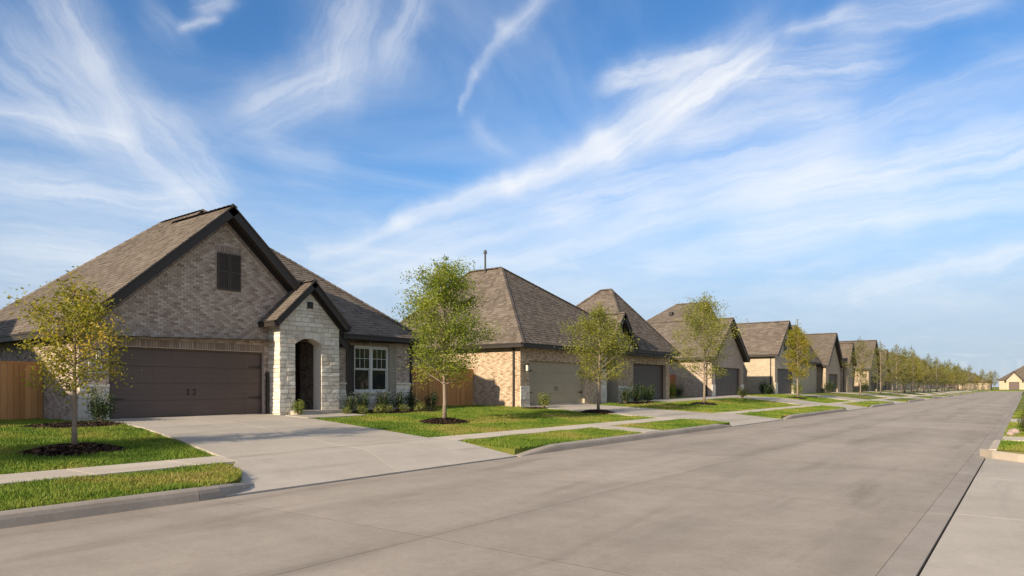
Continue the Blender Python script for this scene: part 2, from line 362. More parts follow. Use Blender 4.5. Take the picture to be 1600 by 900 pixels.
def fence_mat(name, a, b):
    m, k = mat(name, .85, .15)
    p = pos(k); v = k.v('MULTIPLY', p, (9, 9, .8))
    gr = k.noise(v, 2.2, 5, .7); r = k.n('ShaderNodeObjectInfo').outputs['Random']
    f = k.m('ADD', k.m('MULTIPLY', gr, .55), k.m('MULTIPLY', tint(k), .45))
    lk(k, k.ramp(f, [(.2, a), (.75, b)]), 'Base Color'); bump(k, gr, .004); return m
M['fence'] = fence_mat('cedar_fence', (.30, .145, .055), (.52, .285, .12))
M['fence_red'] = fence_mat('red_cedar_fence', (.30, .11, .05), (.46, .20, .10))
M['rock'] = simple('pink_stone', (.34, .26, .22), .9, .2, .25, 3, .02)

# ------------------------------------------------------------------ ground heights
def sm(a, b, x):
    t = max(0., min(1., (x - a) / (b - a))); return t * t * (3 - 2 * t)
CX0, CX1 = 232., 240.                       # cross street at the far end
def pad(Y): return .56 + .22 * sm(28, 58, Y)
def G(X, Y):
    if CX0 < Y < CX1: return 0.
    if Y >= CX1: return .15 + .25 * sm(CX1 + 2, CX1 + 9, Y)
    if -8.6 < X < -.7: return 0.
    if X >= -.7: return (.0 if Y < 17.4 else .15 + .3 * sm(4, 14, X))
    if X > -10.7: return .15 + .05 * (-8.7 - X) / 2
    if X > -11.8: return .2
    t = max(0, min(1, (-11.8 - X) / 8.0)); return .2 + (pad(Y) - .2) * (t * .6 + .4 * sm(0, 1, t)) + .12 * sm(28, 44, Y) * sm(0, .4, t) * (1 - sm(.5, 1, t))

def build_ground():
    xs = [-900, -250, -90, -60, -45, -36, -30, -26, -22, -20, -18.5, -17, -15.5, -14, -13, -12.3, -11.8, -11.2, -10.7, -9.7, -8.80, -8.62, -.68, -.52, .6, 2, 4, 6, 9, 14, 25, 60, 250, 900]
    ys = [-900, -200, -80, -40, -20] + [y for y in np.arange(-12, 17.5, 2.)] + [17.3, 17.5] + [y for y in np.arange(19, 60, 2.5)] + [y for y in np.arange(60, CX0 - 2, 6.)] + [CX0 - .05, CX0 + .05, CX1 - .05, CX1 + .05, 246, 252, 265, 300, 400, 900]
    mb = MB(); vi = {}
    def g2(x, y):
        if -10.69 < x < -.67 and y < CX1: return -.22
        if CX0 < y < CX1: return -.22
        if x > -.69 and y < 17.4 and x < 8: return -.22
        return G(x, y) - .012
    for i, x in enumerate(xs):
        for j, y in enumerate(ys):
            vi[i, j] = len(mb.v); mb.v.append((x, y, g2(x, y)))
    for i in range(len(xs) - 1):
        for j in range(len(ys) - 1):
            mb.f.append((vi[i, j], vi[i + 1, j], vi[i + 1, j + 1], vi[i, j + 1])); mb.t.append(0); mb.mi.append(0)
    tag(mb.build('ground', M['turf']), kind='structure')
build_ground()

NOGRASS = []          # convex polygons (x,y) kept free of grass
def slab(mb, q, z, th=.10, inset=.006, tint_=0.):
    """one concrete slab on four plan corners (ccw), z from a function; softened top edge"""
    c = Vector((sum(p[0] for p in q) / 4, sum(p[1] for p in q) / 4))
    def ins(p, k_):
        v_ = Vector(p) - c; l_ = v_.length; return c + v_ * max(0, (l_ - k_ * 1.4) / l_)
    o1 = [ins(p, inset) for p in q]; o2 = [ins(p, inset + .012) for p in q]
    b = len(mb.v)
    for p in o1: mb.v.append((p.x, p.y, z(p.x, p.y) - th))
    for p in o1: mb.v.append((p.x, p.y, z(p.x, p.y) - .002))
    for p in o2: mb.v.append((p.x, p.y, z(p.x, p.y)))
    for r_ in (0, 4):
        for i in range(4):
            j = (i + 1) % 4; mb.f.append((b + r_ + i, b + r_ + j, b + r_ + 4 + j, b + r_ + 4 + i)); mb.t.append(tint_); mb.mi.append(0)
    mb.f.append((b + 8, b + 9, b + 10, b + 11)); mb.t.append(tint_); mb.mi.append(0)

# road: a filler bed with concrete slabs on it
road_bed = MB(); road_bed.box(-8.6, -.7, -40, CX1, -.20, -.030); road_bed.box(-160, -8.6, CX0, CX1, -.20, -.03); road_bed.box(-.7, 160, CX0, CX1, -.20, -.03)
road = tag(road_bed.build('road', M['joint']), kind='structure')
crown = lambda x, y: .035 * (1 - ((x + 4.65) / 3.95) ** 2)
y = -9.0
while y < CX0 - 1:
    y2 = y + (4.6 if y < 80 else 9.2)
    y2 = min(y2, CX0)
    for x0, x1 in ((-8.6, -4.65), (-4.65, -.95)):
        xm = (x0 + x1) / 2
        # one welded slab: corners on both sides, centre line shared
        mb = MB(); b = 0
        g = .003
        cols = [x0 + g, x0 + g + .006, xm, x1 - g - .006, x1 - g]; rows = [y + g, y + g + .006, y2 - g - .006, y2 - g]
        for i, xx in enumerate(cols):
            for j, yy in enumerate(rows):
                e = i in (0, 4) or j in (0, 3); mb.v.append((xx, yy, crown(xx, yy) - (.0012 if e else 0)))
        for i in range(4):
            for j in range(3):
                mb.f.append((i * 4 + j, (i + 1) * 4 + j, (i + 1) * 4 + j + 1, i * 4 + j + 1)); mb.t.append(0); mb.mi.append(0)
        mb.build('slab', M['road'], road)
    y = y2
mb = MB()
for x in np.arange(-160, 160, 8.):
    if True: slab(mb, [(x, CX0), (x + 8, CX0), (x + 8, CX1), (x, CX1)], lambda a, b_: .0)
tag(mb.build('cross_street', M['road']), kind='structure')
# gutter strip along the right side: a pan between two joints
y = -9.0
gut = None
while y < CX0 - 1:
    y2 = min(y + 4.6, CX0); mb = MB()
    slab(mb, [(-.95, y), (-.70, y), (-.70, y2), (-.95, y2)], lambda a, b_: .004, th=.03, inset=.004)
    if gut is None: gut = tag(mb.build('gutter', M['curb']), kind='structure')
    else: mb.build('gutter_section', M['curb'], gut)
    y = y2

# ------------------------------------------------------------------ kerbs
def sweep(mb, path, prof, hs=None):
    """profile (d to the left of the path, z) along a plan path"""
    n = len(prof); b = len(mb.v); P = [Vector(p) for p in path]
    for i, p in enumerate(P):
        t = (P[min(i + 1, len(P) - 1)] - P[max(i - 1, 0)]).normalized(); l = Vector((-t.y, t.x))
        h = hs[i] if hs else 1
        for d_, z_ in prof:
            q = p + l * d_; mb.v.append((q.x, q.y, z_ * h if z_ > 0 else z_))
    for i in range(len(P) - 1):
        for j in range(n - 1):
            mb.f.append((b + i * n + j, b + i * n + j + 1, b + (i + 1) * n + j + 1, b + (i + 1) * n + j)); mb.t.append(0); mb.mi.append(0)
    mb.f.append(tuple(b + j for j in range(n))); mb.f.append(tuple(b + (len(P) - 1) * n + n - 1 - j for j in range(n)))
    mb.t += [0, 0]; mb.mi += [0, 0]
KP = [(-.02, -.06), (0, .0), (.012, .09), (.03, .135), (.065, .155), (.19, .158), (.19, -.06)]
# openings (driveways and walks) in the left kerb: y start/end at the kerb face, y start/end at the sidewalk, curved left end?
OPEN = [(-3.6, .9, -2.4, .2, True), (4.7, 11.7, 6.45, 12.1, True), (18.0, 19.3, 18.2, 19.3, False), (25.1, 31.6, 25.6, 31.0, False), (45.4, 52.6, 47.9, 53.8, False), (64.0, 71.5, 64.8, 70.7, False), (84.5, 92, 85, 91, False), (103, 110, 104, 109, False), (121, 128, 122, 127, False), (138, 145, 139, 144, False), (154, 161, 155, 160, False), (170, 177, 171, 176, False), (186, 193, 187, 192, False), (210, 217, 211, 216, False)]
kerb = None
def kerb_piece(path, hs=None, m='curb'):
    global kerb
    mb = MB(); sweep(mb, path, KP, hs)
    if kerb is None: kerb = tag(mb.build('kerb', M[m]), kind='structure')
    else: mb.build('kerb_section', M[m], kerb)
def bez(a, b, c, n=7):
    a, b, c = Vector(a), Vector(b), Vector(c)
    return [tuple(a * (1 - t) ** 2 + b * 2 * t * (1 - t) + c * t * t) for t in [i / n for i in range(n + 1)]]
PARKWAY = []
prev = None
ends = [(None, -14., None, -14., False)] + OPEN
for i in range(len(ends)):
    k0, k1, s0, s1, _ = ends[i]
    nx = ends[i + 1] if i + 1 < len(ends) else (CX0 - 1, None, CX0 - 1, None, False)
    a, b = k1, nx[0]; sa_, sb_ = s1, nx[2]
    if b - a < .8: continue
    ys_ = [a + .02]
    while ys_[-1] + 3.05 < b - 1.0: ys_.append(ys_[-1] + 3.05)
    ys_.append(b - .05)
    for q in range(len(ys_) - 1):
        y0, y1 = ys_[q] + .004, ys_[q + 1] - .004
        first, last = q == 0 and i > 0, q == len(ys_) - 2
        L_ = (y1 - y0) * (.9 if first != last else .45)
        pts = [(-8.6, y0)] + ([(-8.6, y0 + .35 * min(L_, 1.4)), (-8.6, y0 + min(L_, 1.4))] if first else []) + ([(-8.6, y1 - min(L_, 1.4)), (-8.6, y1 - .35 * min(L_, 1.4))] if last else []) + [(-8.6, y1)]
        hs = [1.] * len(pts)
        if first and k1 - k0 > 2: hs[0] = .1; hs[1] = .5
        if last and not nx[4] and not (nx[1] and nx[1] - nx[0] < 2): hs[-1] = .1; hs[-2] = .5
        kerb_piece(pts, hs)
    if nx[4]:   # kerb wraps round the end of the grass strip
        cv = bez((-8.6, b - .042), (-8.62, b + 1.35), (-10.6, sb_ - .06), 9)
        kerb_piece(cv, [1, .98, .9, .75, .55, .4, .3, .25, .2, .2])
        cv2 = [(x - .19 * (.6 if x > -9.5 else .2), y_ - .19) for x, y_ in cv]
        poly = [(-8.79, a + .05), (-8.79, b - .1)] + cv2[1:] + [(-10.68, sb_ - .2), (-10.7, sa_)]
    else:
        poly = [(-8.79, a + .05), (-8.79, b - .05), (-10.7, sb_), (-10.7, sa_)]
    PARKWAY.append(poly)
vg = None
for poly in PARKWAY:
    mb = MB(); c = (sum(p[0] for p in poly) / len(poly), sum(p[1] for p in poly) / len(poly)); n_ = len(poly)
    for p in poly: mb.v.append((p[0], p[1], G(*p) - .012))
    mb.v.append((*c, G(*c) - .012))
    for p in poly: mb.v.append((p[0], p[1], -.2))
    for i in range(n_):
        j = (i + 1) % n_; mb.f += [(i, j, n_), (n_ + 1 + i, n_ + 1 + j, j, i)]; mb.t += [0, 0]; mb.mi += [0, 0]
    vo = tag(mb.build('grass_verge', M['turf']), kind='structure')
kerb_piece([(-8.6, 17.96), (-8.6, 19.31)])      # the kerb runs on past the short walk
# right kerb starts past the driveway with a rounded return
kerb_piece([(2.6, 15.6), (1.4, 15.9), (.6, 16.3), (0., 16.85), (-.42, 17.35), (-.64, 17.75)][::1], None, 'curb_pale')
y = 17.76
while y < 120:
    y2 = y + (3.05 if y < 60 else 20); kerb_piece([(-.70, y2 - .004), (-.70, y + .004)], None, 'curb_pale' if y < 20 else 'curb'); y = y2
# concrete apron where the camera stands
mb = MB(); ap = None
for x0, x1 in ((-.68, 1.6), (1.6, 4.6), (4.6, 7.6)):
    for y0, y1 in ((-9, -4), (-4, .5), (.5, 5), (5, 9.5), (9.5, 13.5), (13.5, 17.2)):
        mb = MB(); slab(mb, [(x0, y0), (x1, y0), (x1, y1), (x0, y1)], lambda a, b_: .004, th=.2, inset=.004)
        if ap is None: ap = tag(mb.build('driveway_apron', M['drive']), kind='structure')
        else: mb.build('slab', M['drive'], ap)

# ------------------------------------------------------------------ sidewalk and driveways
sw = None; y = -14.
far = MB()
while y < CX0 - 1:
    y2 = y + 1.52; q = [(-11.8, y), (-10.7, y), (-10.7, y2), (-11.8, y2)]
    zf = lambda a, b_: .225
    if y < 60:
        mb = MB(); slab(mb, q, zf, .2, .005)
        if sw is None: sw = tag(mb.build('sidewalk', M['walk']), kind='structure')
        else: mb.build('slab', M['walk'], sw)
    else: slab(far, q, zf, .2, .005)
    y = y2
tag(far.build('distant_slabs', M['walk'], sw), kind='stuff')
NOGRASS.append([(-11.805, -20), (-10.695, -20), (-10.695, 140), (-11.805, 140)])
def driveway(L, Rr, ncol, label=None):
    """L and Rr: plan points from the garage down to the kerb along both edges"""
    root = None
    for i in range(len(L) - 1):
        for c in range(ncol):
            f0, f1 = c / ncol, (c + 1) / ncol
            def lerp(a, b, f): return (a[0] + (b[0] - a[0]) * f, a[1] + (b[1] - a[1]) * f)
            q = [lerp(L[i], Rr[i], f0), lerp(L[i + 1], Rr[i + 1], f0), lerp(L[i + 1], Rr[i + 1], f1), lerp(L[i], Rr[i], f1)]
            def z(x, y_):
                if x > -10.7: return .228 - .21 * sm(-10.7, -8.62, x)
                if x > -11.8: return .230
                return max(G(x, y_) + .028, .23)
            mb = MB(); slab(mb, q, z, .28, .004)
            if root is None: root = tag(mb.build('driveway', M['drive']), kind='structure')
            else: mb.build('slab', M['drive'], root)
            if q[0][0] < -10.7: NOGRASS.append(q)
driveway([(-20.1, 8.15), (-17.2, 7.88), (-14.4, 7.38), (-11.82, 6.75), (-10.66, 6.40), (-8.655, 4.75)],
         [(-20.1, 13.1), (-17.4, 13.05), (-14.4, 12.72), (-11.82, 12.2), (-10.66, 12.0), (-8.655, 11.65)], 2)
driveway([(-18.6, 25.8), (-15., 25.7), (-11.8, 25.6), (-10.68, 25.5), (-8.655, 25.1)], [(-18.6, 31.2), (-15., 31.2), (-11.8, 31.1), (-10.68, 31.1), (-8.655, 31.6)], 2)
driveway([(-18.6, 49.8), (-15, 49.3), (-11.8, 48.1), (-10.68, 47.9), (-8.655, 45.5)], [(-18.6, 55.2), (-15, 54.9), (-11.8, 53.9), (-10.68, 53.6), (-8.655, 52.5)], 1)
driveway([(-18.72, 37.2), (-18.72, 43.), (-18.72, 49.6)], [(-16.7, 37.2), (-16.7, 43.), (-16.7, 49.4)], 1)
for o_ in OPEN[5:]:
    yy0, yy1 = o_[2], o_[3]
    driveway([(-18.6, yy0), (-15, yy0), (-11.8, yy0), (-10.68, yy0), (-8.62, o_[0])], [(-18.6, yy1), (-15, yy1), (-11.8, yy1), (-10.68, yy1), (-8.62, o_[1])], 1)
driveway([(-20, -4), (-15, -4), (-11.8, -3), (-10.68, -2.6), (-8.62, -3.6)], [(-20, .4), (-15, .4), (-11.8, .3), (-10.68, .3), (-8.62, .9)], 1)
# short walk across the grass strip
mb = MB(); slab(mb, [(-10.68, 18.2), (-8.80, 18.05), (-8.80, 19.25), (-10.68, 19.3)], lambda a, b_: .232 - .068 * sm(-10.6, -8.8, a), .2, .004)
tag(mb.build('carriage_walk', M['walk']), kind='structure'); NOGRASS.append([(-10.68, 18.2), (-8.80, 18.05), (-8.80, 19.25), (-10.68, 19.3)])
# entry walk from the driveway to the porch
mb = MB(); ew = None
for q in ([(-18.95, 13.05), (-17.75, 13.05), (-17.75, 14.35), (-18.95, 14.35)], [(-18.95, 14.35), (-17.75, 14.35), (-17.85, 15.5), (-18.95, 15.5)]):
    mb = MB(); slab(mb, q, lambda a, b_: G(a, b_) + .035, .2, .004); NOGRASS.append(q)
    if ew is None: ew = tag(mb.build('entry_walk', M['drive']), kind='structure')
    else: mb.build('slab', M['drive'], ew)
# right verge: walk and stones beyond the kerb
for y0, y1 in ((20.6, 22.0), (31., 34.)):
    mb = MB(); slab(mb, [(-.50, y0), (1.2, y0), (1.2, y1), (-.50, y1)], lambda a, b_: .185, .2, .004); tag(mb.build('verge_walk', M['walk']), kind='structure')
    NOGRASS.append([(-.5, y0), (1.2, y0), (1.2, y1), (-.5, y1)])

# ------------------------------------------------------------------ roofs
def plane_axes(poly):
    p0, p1, p2 = map(Vector, poly[:3]); e = (p1 - p0).normalized()
    n = (p1 - p0).cross(Vector(poly[-1]) - p0)
    if n.length < 1e-6: n = (p1 - p0).cross(p2 - p0)
    n.normalize()
    if n.z < 0: n = -n
    return p0, e, n.cross(e), n
def shingles(mb, poly, r, expo=.145, tw=.21):
    """overlapping courses of shingle tabs on a roof plane; the first edge of poly is the eave"""
    p0, e, u, n = plane_axes(poly)
    if u.z < 0: u = -u
    pts = [((Vector(p) - p0).dot(e), (Vector(p) - p0).dot(u)) for p in poly]
    vm = max(p[1] for p in pts); N = len(pts)
    def span(v):
        xs = []
        for i in range(N):
            (a, b), (c, d_) = pts[i], pts[(i + 1) % N]
            if abs(b - d_) < 1e-9:
                if abs(v - b) < 1e-6: xs += [a, c]
            elif min(b, d_) - 1e-9 <= v <= max(b, d_) + 1e-9: xs.append(a + (c - a) * (v - b) / (d_ - b))
        return (min(xs), max(xs)) if xs else None
    v = 0.
    while v < vm - .02:
        v1 = min(v + expo, vm - .004); s0, s1 = span(v + 1e-4), span(v1)
        if not s0 or not s1: break
        x = s0[0] - r.random() * tw; row = r.random() * .06
        def at(f, top):
            s_ = s1 if top else s0
            return min(max(f, s_[0]), s_[1])
        while x < max(s0[1], s1[1]):
            w = tw * r.uniform(.5, 1.35); x2 = x + w
            a0, a1, b0, b1 = at(x, 0), at(x2, 0), at(x, 1), at(x2, 1)
            if a1 - a0 > .004 or b1 - b0 > .004:
                h = .016 + r.choice((0, 0, .009)); t = min(.999, max(0, r.random() * .8 + row))
                dv = r.uniform(-.012, .012) if v > .01 else 0
                A = p0 + e * a0 + u * (v + dv) + n * h; B = p0 + e * a1 + u * (v + dv) + n * h
                Cc = p0 + e * b1 + u * (v1 + .02) + n * .004; D = p0 + e * b0 + u * (v1 + .02) + n * .004
                mb.quad([A, B, Cc, D], t)
                mb.quad([A - n * h, B - n * h, B, A], t)
            x = x2
        v = v1
        if v1 >= vm - .005: break
def ridge(mb, a, b, r):
    a, b = Vector(a), Vector(b); L = (b - a).length; n = max(1, int(L / .24)); t = (b - a).normalized(); sd = t.cross(Vector((0, 0, 1))).normalized(); up = sd.cross(t)
    for i in range(n):
        p = a + t * (L * i / n); q = a + t * (L * (i + 1) / n + .03); tn = r.random()
        for s_ in (-1, 1):
            mb.quad([p + up * .065, q + up * .045, q + sd * s_ * .15 - up * .045, p + sd * s_ * .15 - up * .025], tn)
        mb.quad([p + sd * .15 - up * .025, p + up * .065, p - sd * .15 - up * .025], tn)
class House:
    def __init__(s, label, cat, loc, group='brick houses along the street', detail=2, seed=1, name='brick_house'):
        s.root = thing(name, label, cat, loc, group); s.r = random.Random(seed); s.detail = detail
        s.pl = MB(); s.sh = MB(); s.cap = []; s.tr = MB(); s.sf = MB(); s.wall = MB()
    def plane(s, poly):
        s.pl.quad(poly)
        if s.detail >= 2: shingles(s.sh, poly, s.r)
        elif s.detail == 1.5: shingles(s.sh, poly, s.r, .22, .45)
    def eave(s, a, b):
        """fascia with gutter below the edge a-b"""
        a, b = Vector(a), Vector(b); dz = Vector((0, 0, -.10))
        s.tr.bar(a + dz, b + dz, .10, .19)
        dz = Vector((0, 0, -.03)); s.tr.bar(a + dz, b + dz, .15, .045)
    def hip(s, xf, xb, y0, y1, ze, P, Q, ze1=None, wall=.38, caps=True, planes='lfrb', y1f=None):
        """hip roof: front edge x=xf, back x=xb, ridge from P (front) to Q"""
        z1 = ze if ze1 is None else ze1
        F, A, B, Rr = (xf, y0, ze), (xf, y1 if y1f is None else y1f, z1), (xb, y1, z1), (xb, y0, ze)
        if 'l' in planes: s.plane([Rr, F, P, Q])
        if 'f' in planes: s.plane([F, A, P])
        if 'r' in planes: s.plane([A, B, Q, P])
        if 'b' in planes: s.plane([B, Rr, Q])
        if caps and s.detail >= 1:
            for a, b in ((F, P), (A, P), (B, Q), (Rr, Q), (P, Q)):
                if a is F and b is P and 'f' not in planes: continue
                if (Vector(a) - Vector(b)).length > .3: s.cap.append(MB()); ridge(s.cap[-1], a, b, s.r)
        for k_, (a, b) in zip('lfrb', ((Rr, F), (F, A), (A, B), (B, Rr))):
            if k_ in planes: s.eave(a, b)
        zs = min(ze, z1) - .17
        s.sf.quad([(xf - .03, y0 + .03, ze - .18), (xf - .03, y1 - .03, z1 - .18), (xb + .03, y1 - .03, z1 - .18), (xb + .03, y0 + .03, ze - .18)])
    def gable(s, xf, xb, y0, y1, ze, zr, hipback=0., board=.26, over=.4, eaves=(1, 1), rake=True):
        """gable roof facing the street: ridge runs back from xf"""
        ym = (y0 + y1) / 2; xr = xb + hipback
        L = [(xb, y0, ze), (xf, y0, ze), (xf, ym, zr), (xr, ym, zr)]
        Rr = [(xf, y1, ze), (xb, y1, ze), (xr, ym, zr), (xf, ym, zr)]
        s.plane(L); s.plane(Rr)
        if hipback: s.plane([(xb, y1, ze), (xb, y0, ze), (xr, ym, zr)])
        if s.detail >= 1: s.cap.append(MB()); ridge(s.cap[-1], (xf, ym, zr), (xr, ym, zr), s.r)
        if eaves[0]: s.eave((xb, y0, ze), (xf, y0, ze))
        if eaves[1]: s.eave((xf, y1, ze), (xb, y1, ze))
        if rake:
            for yy in (y0, y1):
                d_ = Vector((0, ym - yy, zr - ze)); l_ = d_.length; d_.normalize(); up = Vector((1, 0, 0)).cross(d_); up = up if up.z > 0 else -up
                a = Vector((xf, yy, ze)) + d_ * .0
                # rake board, then a thinner frieze board behind it, then the sloping soffit
                s.tr.obox(a - up * board + Vector((-.035, 0, 0)), d_, (1, 0, 0), up, l_, .045, board - .008)
                s.tr.obox(a - up * .03 + Vector((-.03, 0, 0)), d_, (1, 0, 0), up, l_, .075, .035)
                s.sf.obox(a - up * (board * .62) + Vector((-over - .02, 0, 0)), d_, (1, 0, 0), up, l_, over, .03)
                s.tr.obox(a - up * (board * .62 + .16) + Vector((-over - .01, 0, 0)), d_, (1, 0, 0), up, l_, .03, .16)
        return ym
    def finish(s, wallmat, shmat=None):
        w = s.wall.build('wall', wallmat, s.root) if s.wall.f else None
        rf = s.pl.build('roof', M['roofing'] if s.detail < 1.5 else M['shingle'], s.root)
        if s.sh.f: s.sh.build('shingle_courses', M['shingle'], rf, stuff=True)
        for c_ in s.cap: c_.build('ridge_cap', M['shingle'], rf)
        s.tr.build('fascia', M['trim'], rf); s.sf.build('soffit', M['soffit'], rf)
        s.walls = w; s.roof = rf
        return s.root

def garage_door(root, x, y0, y1, z0, z1, m, rows=4, cols=8, hw=True):
    """sectional door facing +x: sections with stamped panels, strap hinges and handles"""
    fr = MB(); fr.box(x - .10, x - .06, y0, y1, z0, z1); fr.box(x - .06, x + .02, y0, y0 + .05, z0, z1); fr.box(x - .06, x + .02, y1 - .05, y1, z0, z1); fr.box(x - .06, x + .02, y0 + .05, y1 - .05, z1 - .05, z1)
    dr = fr.build('garage_door', m, root)
    a, b = y0 + .05, y1 - .05; h = (z1 - .05 - z0) / rows
    for i in range(rows):
        mb = MB(); zb, zt = z0 + i * h + .004, z0 + (i + 1) * h - .004
        mb.box(x - .06, x - .02, a, b, zb, zt)
        w = (b - a) / cols
        nb = 3
        for j in range(cols):
            for q in range(nb):      # three flush boards per stamped panel
                c = (zt - zb - .06) / nb
                mb.box(x - .02, x - .0165, a + j * w + .03, a + (j + 1) * w - .03, zb + .03 + q * c + .006, zb + .03 + (q + 1) * c - .006)
        mb.build('panel', m, dr)
    if hw:
        for yy, s_ in ((a, 1), (b, -1)):
            for zf in (.27, .76):
                hb = MB(); zc = z0 + (z1 - z0) * zf
                hb.hexa([(x - .014, yy, zc - .035), (x + .006, yy, zc - .035), (x + .006, yy + s_ * .42, zc - .012), (x - .014, yy + s_ * .42, zc - .012),
                         (x - .014, yy, zc + .035), (x + .006, yy, zc + .035), (x + .006, yy + s_ * .42, zc + .012), (x - .014, yy + s_ * .42, zc + .012)])
                hb.box(x - .014, x + .012, min(yy, yy + s_ * .03), max(yy, yy + s_ * .03), zc - .06, zc + .06)
                hb.build('hinge', M['iron'], dr)
        for s_ in (-1, 1):
            hb = MB(); yc = (a + b) / 2 + s_ * .10; zc = z0 + (z1 - z0) * .36
            hb.box(x - .014, x + .004, yc - .035, yc + .035, zc - .09, zc - .06); hb.box(x - .014, x + .004, yc - .035, yc + .035, zc + .06, zc + .09)
            hb.tube([(x, yc, zc - .075), (x + .03, yc, zc - .05), (x + .03, yc, zc + .05), (x, yc, zc + .075)], .011, 6)
            hb.build('handle', M['iron'], dr)
    return dr
def wall_lamp(root, x, y, z, sc=1.):
    mb = MB(); mb.box(x, x + .03, y - .06 * sc, y + .06 * sc, z - .08 * sc, z + .14 * sc); mb.bar((x + .02, y, z + .1 * sc), (x + .16 * sc, y, z + .16 * sc), .025, .025)
    c = x + .15 * sc
    mb.hexa([(c - .09 * sc, y - .09 * sc, z + .12 * sc), (c + .09 * sc, y - .09 * sc, z + .12 * sc), (c + .09 * sc, y + .09 * sc, z + .12 * sc), (c - .09 * sc, y + .09 * sc, z + .12 * sc)] + [(c, y, z + .22 * sc)] * 4)
    for q, w in ((-.075, -.075), (.06, -.075), (-.075, .06), (.06, .06)): mb.box(c + q * sc, c + (q + .015) * sc, y + w * sc, y + (w + .015) * sc, z - .16 * sc, z + .12 * sc)
    mb.box(c - .075 * sc, c + .075 * sc, y - .075 * sc, y + .075 * sc, z - .18 * sc, z - .16 * sc)
    l = mb.build('wall_lamp', M['iron'], root)
    g = MB(); g.box(c - .055 * sc, c + .055 * sc, y - .055 * sc, y + .055 * sc, z - .155 * sc, z + .115 * sc); g.build('lamp_glass', M['lamp_glass'], l)
def window(root, x, y0, y1, z0, z1, sashes=2, m='white', muntins=True):
    """double-hung window facing +x, x = wall face"""
    fr = MB(); t = .06; xi, xo = x - .12, x - .03
    fr.box(xi, xo, y0, y0 + t, z0, z1); fr.box(xi, xo, y1 - t, y1, z0, z1); fr.box(xi, xo, y0 + t, y1 - t, z0, z0 + t); fr.box(xi, xo, y0 + t, y1 - t, z1 - t, z1)
    w = (y1 - y0) / sashes
    for i in range(1, sashes): fr.box(xi, xo + .004, y0 + i * w - .05, y0 + i * w + .05, z0 + t, z1 - t)
    wn = fr.build('window', M[m], root)
    zm = (z0 + z1) / 2
    for i in range(sashes):
        a = y0 + i * w + (t if i == 0 else .05); b = y0 + (i + 1) * w - (t if i == sashes - 1 else .05)
        for lo, hi, xx in ((z0 + t, zm, xi + .022), (zm, z1 - t, xi + .05)):
            sb = MB(); q = .035
            sb.box(xx, xx + .025, a, a + q, lo, hi); sb.box(xx, xx + .025, b - q, b, lo, hi); sb.box(xx, xx + .025, a + q, b - q, lo, lo + q); sb.box(xx, xx + .025, a + q, b - q, hi - q, hi)
            if muntins and lo == zm:
                for f in (1 / 3, 2 / 3): sb.box(xx + .004, xx + .018, a + q + (b - a - 2 * q) * f - .009, a + q + (b - a - 2 * q) * f + .009, lo + q, hi - q)
                sb.box(xx + .005, xx + .017, a + q, b - q, (lo + hi) / 2 - .009, (lo + hi) / 2 + .009)
            sb.build('sash', M[m], wn)
            g = MB(); g.box(xx + .008, xx + .014, a + q - .003, b - q + .003, lo + q - .003, hi - q + .003); g.build('pane', M['glass'], wn)
    bk = MB(); bk.box(xi - .05, xi - .02, y0, y1, z0, z1); bk.build('blind', M['soffit'], wn)
    return wn
def shutter(root, x, y0, y1, z0, z1, m, slats=14):
    """louvred panel facing +x"""
    mb = MB(); t = .05
    mb.box(x, x + .035, y0, y0 + t, z0, z1); mb.box(x, x + .035, y1 - t, y1, z0, z1)
    for zz in (z0, (z0 + z1) / 2 - t / 2, z1 - t): mb.box(x, x + .035, y0 + t, y1 - t, zz, zz + t)
    mb.box(x, x + .006, y0 + t, y1 - t, z0 + t, z1 - t)
    s_ = mb.build('shutter', M[m], root)
    sl_ = MB(); h = (z1 - z0 - 2 * t) / slats
    for i in range(slats):
        zb = z0 + t + i * h
        sl_.hexa([(x + .006, y0 + t, zb + .5 * h), (x + .03, y0 + t, zb + .05 * h), (x + .03, y1 - t, zb + .05 * h), (x + .006, y1 - t, zb + .5 * h),
                  (x + .006, y0 + t, zb + .75 * h), (x + .03, y0 + t, zb + .3 * h), (x + .03, y1 - t, zb + .3 * h), (x + .006, y1 - t, zb + .75 * h)])
    sl_.build('louver', M[m], s_); return s_

def bricks(mb, o, u, n, L, z0, z1, holes=(), span=None, r=rnd, bl=.184, ch=.067, jt=.011, dep=.016):
    """running bond on a wall: o = corner at z 0, u along, n out"""
    o, u, n = Vector(o), Vector(u), Vector(n); k_ = 0; z = z0; gr_ = r.random()
    while z < z1 - .02:
        gr_ += .37
        zt = min(z + ch - jt, z1)
        zz = z + ch / 2
        s0, s1 = (0, L) if span is None else span(zt)
        iv = [(s0, s1)]
        for a, b, c, d_ in holes:
            if c < zz < d_:
                iv = [q for p in iv for q in ((p[0], min(p[1], a)), (max(p[0], b), p[1])) if q[1] - q[0] > .02]
        for a, b in iv:
            x = -((bl + jt) / 2 if k_ % 2 else 0) + math.floor((a) / (bl + jt)) * (bl + jt) - (bl + jt)
            while x < b:
                p, q = max(a, x), min(b, x + bl)
                if q - p > .025:
                    d2 = dep + r.uniform(-.004, .004)
                    P = o + u * p; Q = o + u * q; zu = Vector((0, 0, 1))
                    A, B, Cc, D = P + n * d2 + zu * z, Q + n * d2 + zu * z, Q + n * d2 + zu * zt, P + n * d2 + zu * zt
                    gr_ += .618 + r.uniform(-.16, .16); t = gr_ % 1.
                    mb.quad([A, B, Cc, D], t)
                    mb.quad([D, Cc, Cc - n * d2, D - n * d2], t); mb.quad([B, A, A - n * d2, B - n * d2], t)
                    mb.quad([A, D, D - n * d2, A - n * d2], t); mb.quad([Cc, B, B - n * d2, Cc - n * d2], t)
                x += bl + jt
        z += ch; k_ += 1
